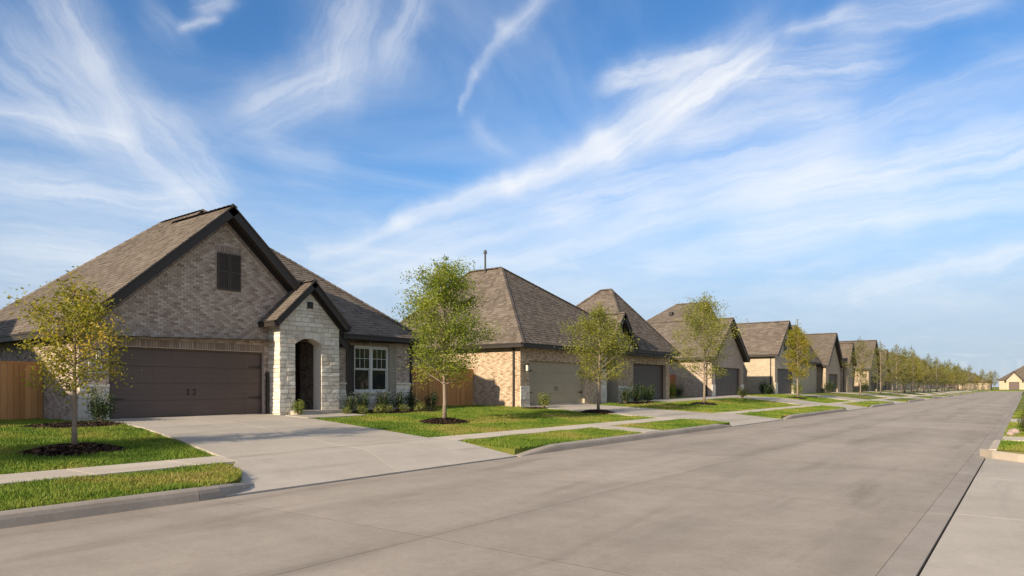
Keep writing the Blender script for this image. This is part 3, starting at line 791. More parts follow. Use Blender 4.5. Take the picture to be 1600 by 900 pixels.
def unit_block(name, a, b, c, m, r=None, j=0.):
    """a block a long (x), b deep (y, outward) and c high (z); front corners softened, optionally rough"""
    mb = MB(); e = min(.006, c * .1)
    f = lambda x: x + (r.uniform(-j, j) if r else 0)
    P = [(0, 0, 0), (a, 0, 0), (a, 0, c), (0, 0, c)]; Q = [(0, b - e, 0), (a, b - e, 0), (a, b - e, c), (0, b - e, c)]
    T = [(e * 1.4, f(b), e * 1.4), (a - e * 1.4, f(b), e * 1.4), (a - e * 1.4, f(b), c - e * 1.4), (e * 1.4, f(b), c - e * 1.4)]
    mb.v = P + Q + T + [(a / 2 + (r.uniform(-a / 5, a / 5) if r else 0), f(b + j * .6), c / 2)]
    for lo in (0, 4):
        for i in range(4):
            k_ = (i + 1) % 4; mb.f.append((lo + i, lo + k_, lo + 4 + k_, lo + 4 + i))
    for i in range(4): mb.f.append((8 + i, 8 + (i + 1) % 4, 12))
    mb.t = [0] * len(mb.f); mb.mi = [0] * len(mb.f)
    # outward is +y: flip so that normals face out
    mb.f = [tuple(reversed(q)) for q in mb.f]
    return mb.mesh(name, m)
STONES = [unit_block('stone', 1, 1, 1, M['stone'], random.Random(i), .16) for i in range(6)]
def ashlar(parent, o, u, n, L, z0, z1, r, holes=None, span=None, hmin=.11, hmax=.2, lmin=.2, lmax=.46, dep=.035, cnt=None):
    """coursed random stone; every stone its own object"""
    o, u, n = Vector(o), Vector(u), Vector(n); z = z0; zu = Vector((0, 0, 1))
    while z < z1 - .03:
        h = min(r.uniform(hmin, hmax), z1 - z)
        if z1 - z - h < .07: h = z1 - z
        s0, s1 = (0, L) if span is None else span(z + h * .8)
        iv = [(s0, s1)]
        if holes: 
            for a, b in holes(z, z + h):
                iv = [q for p in iv for q in ((p[0], min(p[1], a)), (max(p[0], b), p[1])) if q[1] - q[0] > .03]
        for a, b in iv:
            x = a
            while x < b - .01:
                l = r.uniform(lmin, lmax)
                if b - x - l < .14: l = b - x
                if b - x < lmin * 1.3: l = b - x
                d2 = dep * r.uniform(.75, 1.2)
                me_ = STONES[r.randrange(6)]
                og = ORG.get(parent.name, (0, 0, 0))
                ob = bpy.data.objects.new('stone', me_); C.objects.link(ob); ob.parent = parent
                Mx = Matrix((u * (l - .012), n * d2, zu * (h - .012))).transposed().to_4x4(); Mx.translation = o + u * (x + .006) + zu * (z + .006) - Vector(og)
                ob.matrix_local = Mx
                x += l
        z += h

# ------------------------------------------------------------------ first house: grey-brown brick, gabled garage, white stone porch
def build_house1():
    X = -20.; z0 = .42; zf = .58
    H = House('grey-brown brick house with gabled brown garage and white stone porch', 'house', (X, 13.6, zf), detail=2, seed=3)
    rt = H.root; r = H.r
    # roofs
    H.hip(-19.6, -30.5, 7.1, 20.15, 3.0, (-25.1, 13.7, 8.2), (-28.2, 13.7, 8.2), ze1=3.4, planes='rb')
    H.plane([(-30.5, 7.1, 3.0), (-23., 7.1, 3.0), (-25.1, 13.7, 8.2), (-28.2, 13.7, 8.2)])
    H.plane([(-19.6, 15.9, 3.27), (-19.6, 20.15, 3.4), (-25.1, 13.7, 8.2)])
    H.eave((-30.5, 7.1, 3.0), (-19.6, 7.1, 3.0)); H.eave((-19.6, 15.9, 3.40), (-19.6, 20.15, 3.4))
    ym = H.gable(-19.6, -25.6, 7.14, 16.2, 3.02, 7.08, hipback=2.2, eaves=(0, 0))
    H.gable(-19.1, -22.6, 12.83, 15.81, 3.60, 5.04, over=.22, board=.20)
    # walls (backing, a few cm thick brick ties on it)
    w = H.wall; B = X - .016
    w.box(B - .2, B, 7.5, 8.25, z0, 2.6); w.box(B - .2, B, 13.0, 13.55, z0, 2.6)
    w.box(B - .2, B, 7.5, 13.55, 2.6, 3.06)
    # gable wall as a prism
    gz = lambda y_: 7.08 - .27 - abs(y_ - ym) * (4.06 / 4.53)
    for a, b in ((7.5, ym), (ym, 15.8)):
        P = [(B - .2, a, 3.06), (B, a, 3.06), (B, b, 3.06), (B - .2, b, 3.06), (B - .2, a, gz(a)), (B, a, gz(a)), (B, b, gz(b)), (B - .2, b, gz(b))]
        w.hexa(P)
    w.box(-30.1, B - .2, 7.5 + .016, 7.7, z0, 3.0)                     # left side
    w.box(B - .2, B, 15.5, 16.74, z0, 3.35); w.box(B - .2, B, 18.46, 19.75, z0, 3.35); w.box(B - .2, B, 16.74, 18.46, z0, 1.27); w.box(B - .2, B, 16.74, 18.46, 3.0, 3.35)
    w.box(-30.1, B - .2, 19.55, 19.734, z0, 3.35); w.box(-30.1, -29.9, 7.7, 19.55, z0, 3.2)
    # entry recess
    w.box(-21.6, B - .2, 13.42, 13.55, z0, 3.3); w.box(-21.6, B - .2, 15.5, 15.62, z0, 3.3); w.box(-21.7, -21.6, 13.42, 15.62, z0, 3.3)
    H.finish(M['mortar'])
    fl = MB(); fl.box(-21.6, -19.0, 13.55, 15.5, z0, zf + .10); fl.build('porch_floor', M['drive'], rt)
    dm = MB(); dm.box(-21.6, -21.53, 13.85, 14.95, zf + .1, 2.75); fd = dm.build('front_door', M['entry'], rt)
    for yy, zz in ((13.98, .9), (14.46, .9), (13.98, 1.75), (14.46, 1.75)):
        pm = MB(); pm.box(-21.53, -21.515, yy, yy + .36, zz, zz + .7); pm.build('panel', M['entry'], fd)
    tm_ = MB(); tm_.box(-21.6, -21.54, 13.55, 13.84, zf + .1, 3.28); tm_.box(-21.6, -21.54, 14.96, 15.5, zf + .1, 3.28); tm_.box(-21.6, -21.54, 13.84, 14.96, 2.76, 3.28); tm_.build('door_surround', M['entry'], fd)
    hm = MB(); hm.tube([(-21.52, 14.88, 1.55), (-21.47, 14.88, 1.55), (-21.47, 14.88, 1.68)], .014); hm.build('handle', M['iron'], fd)
    # loose field of bricks (one mesh) and the bands that show brick by brick
    bw = MB()
    sp = lambda v: (max(0, (v - 3.10) / (4.06 / 4.53) - .02) if v > 3.0 else 0, 8.3 - (max(0, (v - 3.10) / (4.06 / 4.53) - .02) if v > 3.0 else 0))
    def gspan(v):
        half = max(0, (gz(ym) - .315 - v) / (4.06 / 4.53)); a = max(7.5, ym - half); b = min(15.8, ym + half); return (a - 7.5, b - 7.5)
    vh = (11.36 - 7.5, 12.14 - 7.5, 4.49, 5.64)
    bricks(bw, (B, 7.5, 0), (0, 1, 0), (1, 0, 0), 8.3, z0, 6.55,
           holes=[(.75, 5.5, 0, 2.80), (6.05, 7.99, 0, 3.0), (vh[0] - .02, vh[1] + .02, 4.47, 5.90), (0, .75, 0, 1.5)], span=lambda v: (0, 8.3) if v < 3.0 else gspan(v), r=r)
    bricks(bw, (B, 15.56, 0), (0, 1, 0), (1, 0, 0), 4.19, 1.62, 3.3, holes=[(1.16, 2.92, 1.2, 3.02)], r=r)
    bricks(bw, (X - .016, 7.5 + .016, 0), (-1, 0, 0), (0, -1, 0), 10., z0, 2.95, r=r)
    bricks(bw, (B - .2, 13.55, 0), (-1, 0, 0), (0, 1, 0), 1.38, zf, 3.2, r=r); bricks(bw, (-21.6, 15.5, 0), (1, 0, 0), (0, -1, 0), 1.38, zf, 3.2, r=r)
    bo = bw.build('brickwork', M['brick'], rt, stuff=True)
    bm_ = unit_block('brick', .2, .024, .068, M['brick_band'])
    n = (1, 0, 0)
    for i in range(62):   # soldier course over the garage door: bricks on end
        yy = 8.27 + i * .0762
        inst('brick', bm_, rt, (0, 0, 1), n, (0, 1, 0), (B, yy, 2.62)); 
    sl = 4.06 / 4.53; cs = 1 / math.hypot(1, sl); sn = sl * cs
    for sgn in (1, -1):   # rowlock band under the rake: bricks standing square to the slope
        t = Vector((0, sgn * cs, sn)); up = Vector((0, -sgn * sn, cs))
        y_a = 7.6 if sgn == 1 else 15.7
        base = Vector((B, y_a, gz(y_a))) - up * .215
        Lr = (ym - 7.72) / cs if sgn == 1 else (ym - 7.72) / cs
        for i in range(int(Lr / .0766)):
            p = base + t * (i * .0766)
            inst('brick', bm_, rt, up, n, t, p)
    for i in range(11):   # header over the gable shutters
        inst('brick', bm_, rt, (0, 0, 1), n, (0, 1, 0), (B, 11.34 + i * .0762, 5.67))
    for i in range(24):   # soldier course over the window
        inst('brick', bm_, rt, (0, 0, 1), n, (0, 1, 0), (B, 16.71 + i * .0762, 3.03))
    # porch: white stone box with an arch
    px = -19.36; pb = px - .035; ya, yb = 13.15, 15.55; yc = 14.32
    pm = MB()
    oa, ob_ = 13.74, 14.80; zs, zt = 2.90, 3.10; oc = (oa + ob_) / 2
    arch = lambda y_: zs + (zt - zs) * (1 - ((y_ - oc) / ((ob_ - oa) / 2)) ** 2)
    ptop = lambda y_: 5.04 - .25 - abs(y_ - yc) * (1.44 / 1.49)
    pm.box(pb - .42, pb, ya + .035, oa, z0, 3.3); pm.box(pb - .42, pb, ob_, yb - .035, z0, 3.3)
    N = 10
    for i in range(N):
        a, b = oa + (ob_ - oa) * i / N, oa + (ob_ - oa) * (i + 1) / N
        pm.hexa([(pb - .42, a, arch(a)), (pb, a, arch(a)), (pb, b, arch(b)), (pb - .42, b, arch(b)), (pb - .42, a, 3.3), (pb, a, 3.3), (pb, b, 3.3), (pb - .42, b, 3.3)])
    for a, b in ((ya + .035, yc), (yc, yb - .035)):
        pm.hexa([(pb - .42, a, 3.3), (pb, a, 3.3), (pb, b, 3.3), (pb - .42, b, 3.3), (pb - .42, a, ptop(a)), (pb, a, ptop(a)), (pb, b, ptop(b)), (pb - .42, b, ptop(b))])
    pm.box(X - .2, pb - .42, ya + .035, ya + .2, z0, 3.5); pm.box(X - .2, pb - .42, yb - .2, yb - .035, z0, 3.5)
    pm.box(B - .2, B + .004, 13.0, 13.55, 2.6, 3.3)
    po = pm.build('porch', M['stone_mortar'], rt)
    rr = random.Random(5)
    vs = .21
    def hole(lo, hi):
        if lo < zt + vs - .03:
            m_ = max(lo, zs); 
            if hi < zs + .02: return [(oa - ya, ob_ - ya)]
            return [(oa - ya - .10, ob_ - ya + .10)]
        return []
    ashlar(po, (pb, ya, 0), (0, 1, 0), (1, 0, 0), 2.4, .5, 4.78, rr, holes=hole, span=lambda v: (max(0, yc - (4.79 - v) * 1.035 - ya), min(2.4, yc + (4.79 - v) * 1.035 - ya)), hmin=.10, hmax=.17, lmin=.15, lmax=.36)
    ashlar(po, (X - .016, ya + .035, 0), (1, 0, 0), (0, -1, 0), .645, .5, 3.5, rr, hmin=.10, hmax=.17, lmin=.2, lmax=.36)
    # arch ring
    nv = 15
    for i in range(nv):
        f0, f1 = i / nv, (i + 1) / nv; y_0, y_1 = oa - .02 + (ob_ - oa + .04) * f0 + .005, oa - .02 + (ob_ - oa + .04) * f1 - .005
        k0, k1 = (f0 - .5) * .22, (f1 - .5) * .22
        a0, a1 = arch(min(max(y_0, oa), ob_)), arch(min(max(y_1, oa), ob_))
        mb = MB(); dd = .045 + rr.uniform(-.005, .005)
        mb.hexa([(pb, y_0, a0), (pb + dd, y_0, a0), (pb + dd, y_1, a1), (pb, y_1, a1), (pb, y_0 + k0, a0 + vs), (pb + dd, y_0 + k0, a0 + vs), (pb + dd, y_1 + k1, a1 + vs), (pb, y_1 + k1, a1 + vs)], rr.random())
        mb.build('stone', M['stone'], po)
    mb = MB(); mb.box(pb + .03, pb + .06, yc - .11, yc + .11, 4.12, 4.34); mb.box(pb + .06, pb + .075, yc - .07, yc + .07, 4.16, 4.30); mb.build('vent', M['iron'], po)
    st = MB(); st.box(px, px + .5, 13.65, 14.9, z0, zf + .06); st.build('step', M['drive'], po)
    # low stone at the garage pier and under the window
    wz = MB(); wz.box(B, B + .02, 7.5, 8.25, z0, 1.5); wz.box(B, B + .02, 15.56, 19.75, z0, 1.22); wz.box(B, B + .02, 15.56, 16.35, 1.22, 1.56); wz.box(B, B + .02, 18.85, 19.75, 1.22, 1.56)
    wo = wz.build('stone_base', M['stone_mortar'], rt)
    ashlar(wo, (B + .02, 7.5, 0), (0, 1, 0), (1, 0, 0), .75, .5, 1.48, rr, hmin=.12, hmax=.2, dep=.03)
    ashlar(wo, (B + .02, 15.56, 0), (0, 1, 0), (1, 0, 0), 4.19, .5, 1.22, rr, hmin=.12, hmax=.2, lmin=.22, lmax=.5, dep=.03)
    for a, b in ((0, .79), (3.29, 4.19)):
        ashlar(wo, (B + .02, 15.56 + a, 0), (0, 1, 0), (1, 0, 0), b - a, 1.22, 1.56, rr, hmin=.12, hmax=.2, lmin=.22, lmax=.5, dep=.03)
    cp = MB()
    for a, b, z_ in ((7.46, 8.24, 1.48), (15.56, 16.35, 1.56), (18.85, 19.78, 1.56), (16.66, 18.54, 1.205)): cp.box(B - .05 if z_ < 1.3 else B, B + .085, a, b, z_, z_ + .065)
    cp.build('cap_stone', M['stone'], wo)
    # openings
    garage_door(rt, X - .14, 8.25, 13.0, zf + .01, 2.6, M['door_brown'])
    sill = MB(); sill.box(X - .3, X + .02, 8.25, 13.0, z0, zf + .01); sill.build('threshold', M['drive'], rt)
    window(rt, X + .01, 16.74, 18.46, 1.27, 3.0)
    shutter(rt, X + .012, 16.37, 16.72, 1.12, 3.02, 'shutter', 22); shutter(rt, X + .012, 18.48, 18.84, 1.12, 3.02, 'lit_shutter_plaque', 22)  # right one is brown too, its reflected light painted as a paler tone
    shutter(rt, X + .012, 11.36, 11.745, 4.49, 5.64, 'shutter', 16); shutter(rt, X + .012, 11.755, 12.14, 4.49, 5.64, 'shutter', 16)
    wall_lamp(rt, X + .01, 7.93, 2.36, .8)
    pq = MB(); pq.box(X + .002, X + .03, 7.74, 8.06, 1.84, 2.15); pq.box(X + .03, X + .036, 7.77, 8.03, 1.87, 2.12, mi=1)
    pq.build('address_plaque', [M['white'], M['lit_shutter_plaque']], rt)
    ds = MB(); ds.box(X + .0, X + .075, 19.62, 19.70, .5, 3.2); ds.bar((X + .04, 19.66, 3.18), (-19.66, 19.66, 3.30), .07, .07); ds.build('downspout', M['trim'], rt)
    # narrow dark upright by the garage jamb
    ds = MB(); ds.box(X + .03, X + .11, 13.03, 13.11, .6, 1.95); ds.build('dark_upright', M['iron'], rt)
build_house1()

# ------------------------------------------------------------------ the other houses
def wall_box(H, x0, x1, y0, y1, z0, z1, holes=()):
    """hollow wall box; holes on the front (+x = x1) face: (y0, y1, z0, z1)"""
    w = H.wall; t = .2
    ys = sorted({y0, y1, *[h[0] for h in holes], *[h[1] for h in holes]})
    for a, b in zip(ys[:-1], ys[1:]):
        hs = sorted([h for h in holes if h[0] <= a + 1e-6 and h[1] >= b - 1e-6], key=lambda h: h[2]); z = z0
        for h in hs:
            if h[2] > z + .01: w.box(x1 - t, x1, a, b, z, h[2])
            z = h[3]
        if z1 > z + .01: w.box(x1 - t, x1, a, b, z, z1)
    w.box(x0, x1 - t, y0, y0 + t, z0, z1); w.box(x0, x1 - t, y1 - t, y1, z0, z1); w.box(x0, x0 + t, y0 + t, y1 - t, z0, z1)
def gable_wall(H, x, y0, y1, z1, ze, zr, ey0, ey1, drop=.3):
    ym = (ey0 + ey1) / 2; s = (zr - ze) / ((ey1 - ey0) / 2); f = lambda y_: zr - drop - abs(y_ - ym) * s
    for a, b in ((y0, ym), (ym, y1)):
        H.wall.hexa([(x - .2, a, z1), (x, a, z1), (x, b, z1), (x - .2, b, z1), (x - .2, a, max(z1, f(a))), (x, a, max(z1, f(a))), (x, b, max(z1, f(b))), (x - .2, b, max(z1, f(b)))])
def downspout(rt, x, y, z0, z1, m='trim'):
    mb = MB(); mb.box(x, x + .08, y - .09, y - .01, z0, z1); mb.bar((x + .04, y - .05, z0 + .06), (x + .22, y - .05, z0 + .01), .08, .07); mb.build('downspout', M[m], rt)

def build_house2():
    zf = .6; z0 = .42
    H = House('tan brick house with tan garage door, hip roof and tall vent pipe', 'house', (-18.5, 32, zf), detail=2, seed=5)
    rt = H.root; r = H.r; X = -18.5; B = X - .016
    H.hip(-18.1, -28.8, 24.75, 40.0, 3.45, (-22.15, 28.4, 7.74), (-24.3, 28.4, 7.74), planes='lfb', y1f=40.2)
    H.hip(-18.02, -27, 35.0, 41.95, 3.62, (-21.14, 38.5, 7.65), (-21.9, 38.5, 7.65), planes='lfrb')
    H.gable(-18.0, -21.4, 32.7, 36.1, 3.75, 5.6, eaves=(0, 1), over=.35)
    wall_box(H, -28.4, B, 25.166, 41.5, z0, 3.42, [(25.85, 30.85, z0, 2.72), (33.2, 34.5, z0, 3.0), (36.4, 40.95, z0, 2.85)])
    gable_wall(H, -18.4, 33.0, 35.8, 3.42, 3.75, 5.6, 32.7, 36.1)
    w = H.wall; w.box(-20.6, B - .2, 33.1, 33.2, z0, 3.2); w.box(-20.6, B - .2, 34.5, 34.6, z0, 3.2); w.box(-20.7, -20.6, 33.1, 34.6, z0, 3.2)
    H.finish(M['mortar_tan'])
    bw = MB()
    bricks(bw, (X - .016, 25.166, 0), (-1, 0, 0), (0, -1, 0), 9., z0, 3.3, r=r)
    bricks(bw, (B, 25.166, 0), (0, 1, 0), (1, 0, 0), 16.3, z0, 3.3, holes=[(.684, 5.684, 0, 2.72), (8.03, 9.33, 0, 3.), (11.23, 15.78, 0, 2.85), (0, .684, 0, 1.55)], r=r)
    bw.build('brickwork', M['brick_tan'], rt, stuff=True)
    rr = random.Random(9)
    sb = MB(); sb.box(B, B + .02, 25.166, 25.85, z0, 1.5); sb.box(B, B + .02, 32.55, 33.15, z0, 3.1); sb.box(B, B + .02, 34.55, 36.35, z0, 1.5); so_ = sb.build('stone_base', M['stone_mortar'], rt)
    ashlar(so_, (B + .02, 25.15, 0), (0, 1, 0), (1, 0, 0), .70, .5, 1.5, rr, hmin=.14, hmax=.22, dep=.03)
    ashlar(so_, (B + .02, 32.55, 0), (0, 1, 0), (1, 0, 0), .6, .5, 3.1, rr, hmin=.16, hmax=.25, lmin=.3, lmax=.5, dep=.03)
    ashlar(so_, (B + .02, 34.55, 0), (0, 1, 0), (1, 0, 0), 1.8, .5, 1.5, rr, hmin=.16, hmax=.25, lmin=.3, lmax=.5, dep=.03)
    garage_door(rt, X - .14, 25.85, 30.85, zf + .01, 2.72, M['door_tan'])
    garage_door(rt, X - .22, 36.4, 40.95, zf + .06, 2.85, M['door_dark'], hw=False)
    dm = MB(); dm.box(-20.6, -20.53, 33.35, 34.35, zf + .1, 2.7); dm.build('front_door', M['entry'], rt)
    th = MB(); th.box(X - .35, X + .02, 25.85, 30.85, z0, zf + .01); th.box(X - .35, X + .02, 36.4, 40.95, z0, zf + .06); th.build('threshold', M['drive'], rt)
    wall_lamp(rt, X + .01, 25.5, 2.35, 1.); downspout(rt, X - .38, 25.15, .45, 3.25)
    mb = MB(); mb.tube([(-23.06, 28.2, 7.3), (-23.06, 28.2, 8.55)], .05, 8); mb.tube([(-23.06, 28.2, 8.55), (-23.06, 28.2, 8.68)], .09, 8); mb.tube([(-23.06, 28.2, 8.68), (-23.06, 28.2, 8.74)], .06, 8)
    mb.build('vent_pipe', M['iron'], H.roof)
build_house2()

def row_house(label, y0, y1, xf, gables, main, wallm, doors, seed, wins=(), detail=1., zf=.72, vents=(), stone=None, doorm='door_dark'):
    """gables: (y0,y1,xf,xb,ze,zr) street-facing wings; main: (xf,xb,y0,y1,ze,P,Q) hip"""
    H = House(label, 'house', (xf, (y0 + y1) / 2, zf), detail=detail, seed=seed)
    rt = H.root; z0 = .45
    H.hip(main[0], main[1], main[2], main[3], main[4], main[5], main[6])
    wall_box(H, main[1] + .4, main[0] - .4, main[2] + .4, main[3] - .4, z0, main[4] - .05, [h for h in doors if h[4] == 'm'])
    for gi, (a, b, fx, bx, ze, zr) in enumerate(gables):
        H.gable(fx, bx, a, b, ze, zr, board=.28)
        hs = [h[:4] for h in doors if h[4] == gi] + [h[:4] for h in wins if h[4] == gi]
        wall_box(H, bx + .5, fx - .4, a + .4, b - .4, z0, ze - .02, [h for h in hs if h[3] < ze])
        gable_wall(H, fx - .4, a + .4, b - .4, ze - .02, ze, zr, a, b)
        downspout(rt, fx - .8, a + .4, .5, ze - .1)
    H.finish(M[wallm])
    for h in doors:
        fx = main[0] if h[4] == 'm' else gables[h[4]][2]
        garage_door(rt, fx - .4 - .16, h[0], h[1], zf - .05, h[3], M[doorm if len(h) < 6 else h[5]], hw=False, cols=6)
    for h in wins:
        fx = main[0] if h[4] == 'm' else gables[h[4]][2]
        if h[3] > gables[h[4]][4]: shutter(rt, fx - .395, h[0], h[1], h[2], h[3], 'shutter', 10)
        else: window(rt, fx - .39, h[0], h[1], h[2], h[3], 1)
    for x, y_, z in vents:
        mb = MB(); mb.box(x - .15, x + .15, y_ - .2, y_ + .2, z - .1, z + .22); mb.build('roof_vent', M['iron'], H.roof)
    if stone:
        for fx, a, b, zt in stone:
            mb = MB(); mb.box(fx, fx + .05, a, b, z0, zt); mb.build('stone_base', M['stone'], rt)
    return H
row_house('brick house with garage gable behind the tall wispy street tree', 48.9, 60.5, -18.5,
          [(48.5, 56.3, -18.1, -25.5, 3.62, 6.75)], (-20.7, -30, 48.56, 61.8, 3.6, (-22.5, 58.5, 8.9), (-25.4, 58.5, 8.9)), 'wall_grey', [(49.6, 55.2, .45, 2.9, 0)], 11,
          detail=1.5, vents=[(-24.9, 56.2, 7.75)], stone=[(-18.5, 48.92, 49.55, 1.6), (-18.5, 55.25, 55.9, 1.6)])
row_house('cream brick house with steep front gable and small gable shutter', 63.6, 77, -18.2,
          [(63.2, 70.6, -17.8, -27, 4.35, 7.6)], (-18.5, -29, 66, 82.3, 4.1, (-20.4, 79, 8.2), (-24, 79, 8.2)), 'wall_cream', [(64.4, 69.6, .45, 3.1, 0)], 12,
          wins=[(66.4, 67.3, 4.75, 5.9, 0)], detail=1.5, stone=[(-18.2, 63.62, 64.35, 1.8), (-18.2, 69.65, 70.2, 1.8)])
row_house('golden brick house with gabled garage beyond the cream house', 83.2, 97, -18.2,
          [(82.8, 90.9, -17.8, -27, 3.9, 7.7), (93.2, 97.4, -17.6, -24, 4.2, 7.0)], (-20, -31, 83.5, 99.6, 3.9, (-24.5, 91.5, 8.3), (-27.5, 91.5, 8.3)), 'wall_tan', [(84.6, 89.2, .45, 2.9, 0)], 13, detail=1.)
row_house('far golden brick house showing its sunlit left wall among street trees', 103, 117, -18.2,
          [(109, 117.8, -17.8, -27, 4.0, 8.3)], (-20, -31, 102.6, 118, 4.0, (-24, 110, 8.9), (-27, 110, 8.9)), 'wall_tan', [(111, 116, .45, 2.9, 0)], 14, detail=1.)
row_house('tan house half hidden by street trees, second past the golden garage', 121.5, 131, -18.5,
          [(121.2, 128.0, -18, -27, 3.9, 7.4)], (-20.5, -30, 121, 131.5, 3.9, (-24.5, 126.5, 8.2), (-26, 126.5, 8.2)), 'wall_tan', [(122.4, 127, .45, 2.9, 0)], 15, detail=.9)
row_house('brick house next door to the left, beyond the picture edge', -9.5, 1.6, -19.5,
          [(-9.9, -2.2, -19.1, -27, 3.1, 6.6)], (-20.2, -31, -9.8, 2.0, 3.2, (-25.2, -4., 8.3), (-27.5, -4., 8.3)), 'wall_grey', [(-8.6, -3.6, .45, 2.7, 0)], 16, detail=1., zf=.6)
for i_, (lb_, yy_, wm_, zr_) in enumerate((('tan brick hip-roofed house first past the golden brick gables', 132, 'wall_tan', 9.0), ('grey brick house with hip roof far down the row', 147.5, 'wall_grey', 8.6),
        ('tan house with front gable far down the row of trees', 163, 'wall_tan', 9.0), ('small grey house near the far end of the row', 179, 'wall_grey', 8.7), ('small tan house last but one before the cross street', 195, 'wall_tan', 9.),
        ('last small tan house before the cross street', 211, 'wall_tan', 9.))):
    row_house(lb_, yy_ + .5, yy_ + 13, -18.3, [(yy_ + 6, yy_ + 12.5, -17.9, -24, 3.8, 6.6)] if i_ in (2, 5) else [], (-18.2, -30, yy_ - .3, yy_ + 14.4, 3.8, (-23.4, yy_ + 6.5, zr_), (-25.4, yy_ + 6.5, zr_)), wm_, [], 30 + i_, detail=.5)
def far_house(label, loc, rot, w, wallm, ze, zr, seed, zf=.4, gw=6.4, gz=None, gs=0.):
    H = House(label, 'house', (0, 0, zf), detail=.5, seed=seed, group='houses across the end of the street'); rt = H.root
    gz = gz or ze + 2.9
    H.hip(-1.2, -11, -w / 2, w / 2, ze, (-6, 0, zr), (-6.4, 0, zr))
    wall_box(H, -10.6, -1.6, -w / 2 + .4, w / 2 - .4, .1, ze - .05, [])
    g0, g1 = -w / 2 + .06 + gs, -w / 2 + gw + gs
    H.gable(0, -6, g0, g1, ze - .2, gz, board=.25)
    wall_box(H, -5, -.4, g0 + .4, g1 - .4, .1, ze - .22, [(g0 + 1., g1 - 1., .1, 2.7)]); gable_wall(H, -.4, g0 + .4, g1 - .4, ze - .22, ze - .2, gz, g0, g1)
    H.finish(M[wallm]); garage_door(rt, -.55, g0 + 1., g1 - 1., .4, 2.7, M['door_brown'], hw=False, cols=6)
    window(rt, -1.58, 1.6, 3.4, 1.1, 2.7, 2)
    rt.location = (*loc, zf); rt.rotation_euler = (0, 0, R(rot))
    return H
far_house('cream house with brown roof facing the end of the street', (1.7, 252), -90, 17.6, 'wall_cream', 3.4, 9.3, 21, gw=4.6, gz=5.9, gs=1.7)
far_house('low tan house left of the cream one at the street end', (-15.5, 254), -90, 14, 'wall_tan', 2.8, 6.4, 22)
far_house('grey-brown house at the street end, left of the low tan one', (-32, 253), -90, 14, 'wall_grey', 3.0, 7.0, 23)
far_house('brick house across the road, beyond the right edge of the picture', (15, 46), 180, 16, 'wall_tan', 3.2, 7.0, 24)

# ------------------------------------------------------------------ fences
def fence(label, a, b, face, zb, h, m='fence', w=.142, single=True, seed=1):
    """board fence from a to b (plan); face = plan normal of the boarded side"""
    r = random.Random(seed); a, b, nrm = Vector((*a, 0)), Vector((*b, 0)), Vector((*face, 0)); t = (b - a).normalized(); L = (b - a).length
    rt = thing('wooden_fence', label, 'fence', (*((a + b) / 2)[:2], zb), 'wooden side fences between the houses')
    n = int(L / w); mb = MB()
    for i in range(n):
        if single: mb = MB()
        p = a + t * (i * L / n); hh = h + r.uniform(-.015, .015); z0 = zb - .05; dd = .018 + r.uniform(-.003, .003); ww = L / n - .007
        o = p + Vector((0, 0, z0)) + nrm * r.uniform(0, .004); dv = hh - .04
        mb.obox(o, t, nrm, (0, 0, 1), ww, dd, dv, r.random())
        q = o + Vector((0, 0, dv))
        P = [q, q + t * ww, q + t * ww + nrm * dd, q + nrm * dd]; c = Vector((0, 0, .04))
        P2 = [q + t * .03 + c, q + t * (ww - .03) + c, q + t * (ww - .03) + nrm * dd + c, q + t * .03 + nrm * dd + c]
        mb.hexa(P + P2, r.random())
        if single: mb.build('picket', M[m], rt)
    if not single: mb.build('pickets', M[m], rt)
    for z in (.3, .95, 1.6):
        rb = MB(); rb.obox(a + Vector((0, 0, zb + z)) - nrm * .042, t, nrm, (0, 0, 1), L, .04, .085, .3); rb.build('rail', M[m], rt)
    k_ = max(2, int(L / 2.4) + 1)
    for i in range(k_):
        p = a + t * (.05 + (L - .2) * i / (k_ - 1)); pb = MB(); pb.obox(p - nrm * .135 + Vector((0, 0, zb - .1)), t, nrm, (0, 0, 1), .09, .09, h + .02, .5); pb.build('post', M[m], rt)
fence('cedar board fence left of the grey-brown house behind the small golden tree', (-22.4, 2.2), (-22.4, 7.48), (1, 0), .5, 1.68, seed=2)
fence('cedar board fence between the grey-brown house and the tan brick house', (-21.3, 19.8), (-21.3, 25.12), (1, 0), .55, 1.82, seed=3)
fence('reddish fence between the dark garage door and the gabled garage behind the wispy tree', (-21.3, 41.6), (-21.3, 48.85), (1, 0), .6, 1.8, 'fence_red', .16, False, 4)
fence('reddish fence just left of the cream brick house', (-21.3, 60.6), (-21.3, 65.), (1, 0), .6, 1.8, 'fence_red', .16, False, 5)

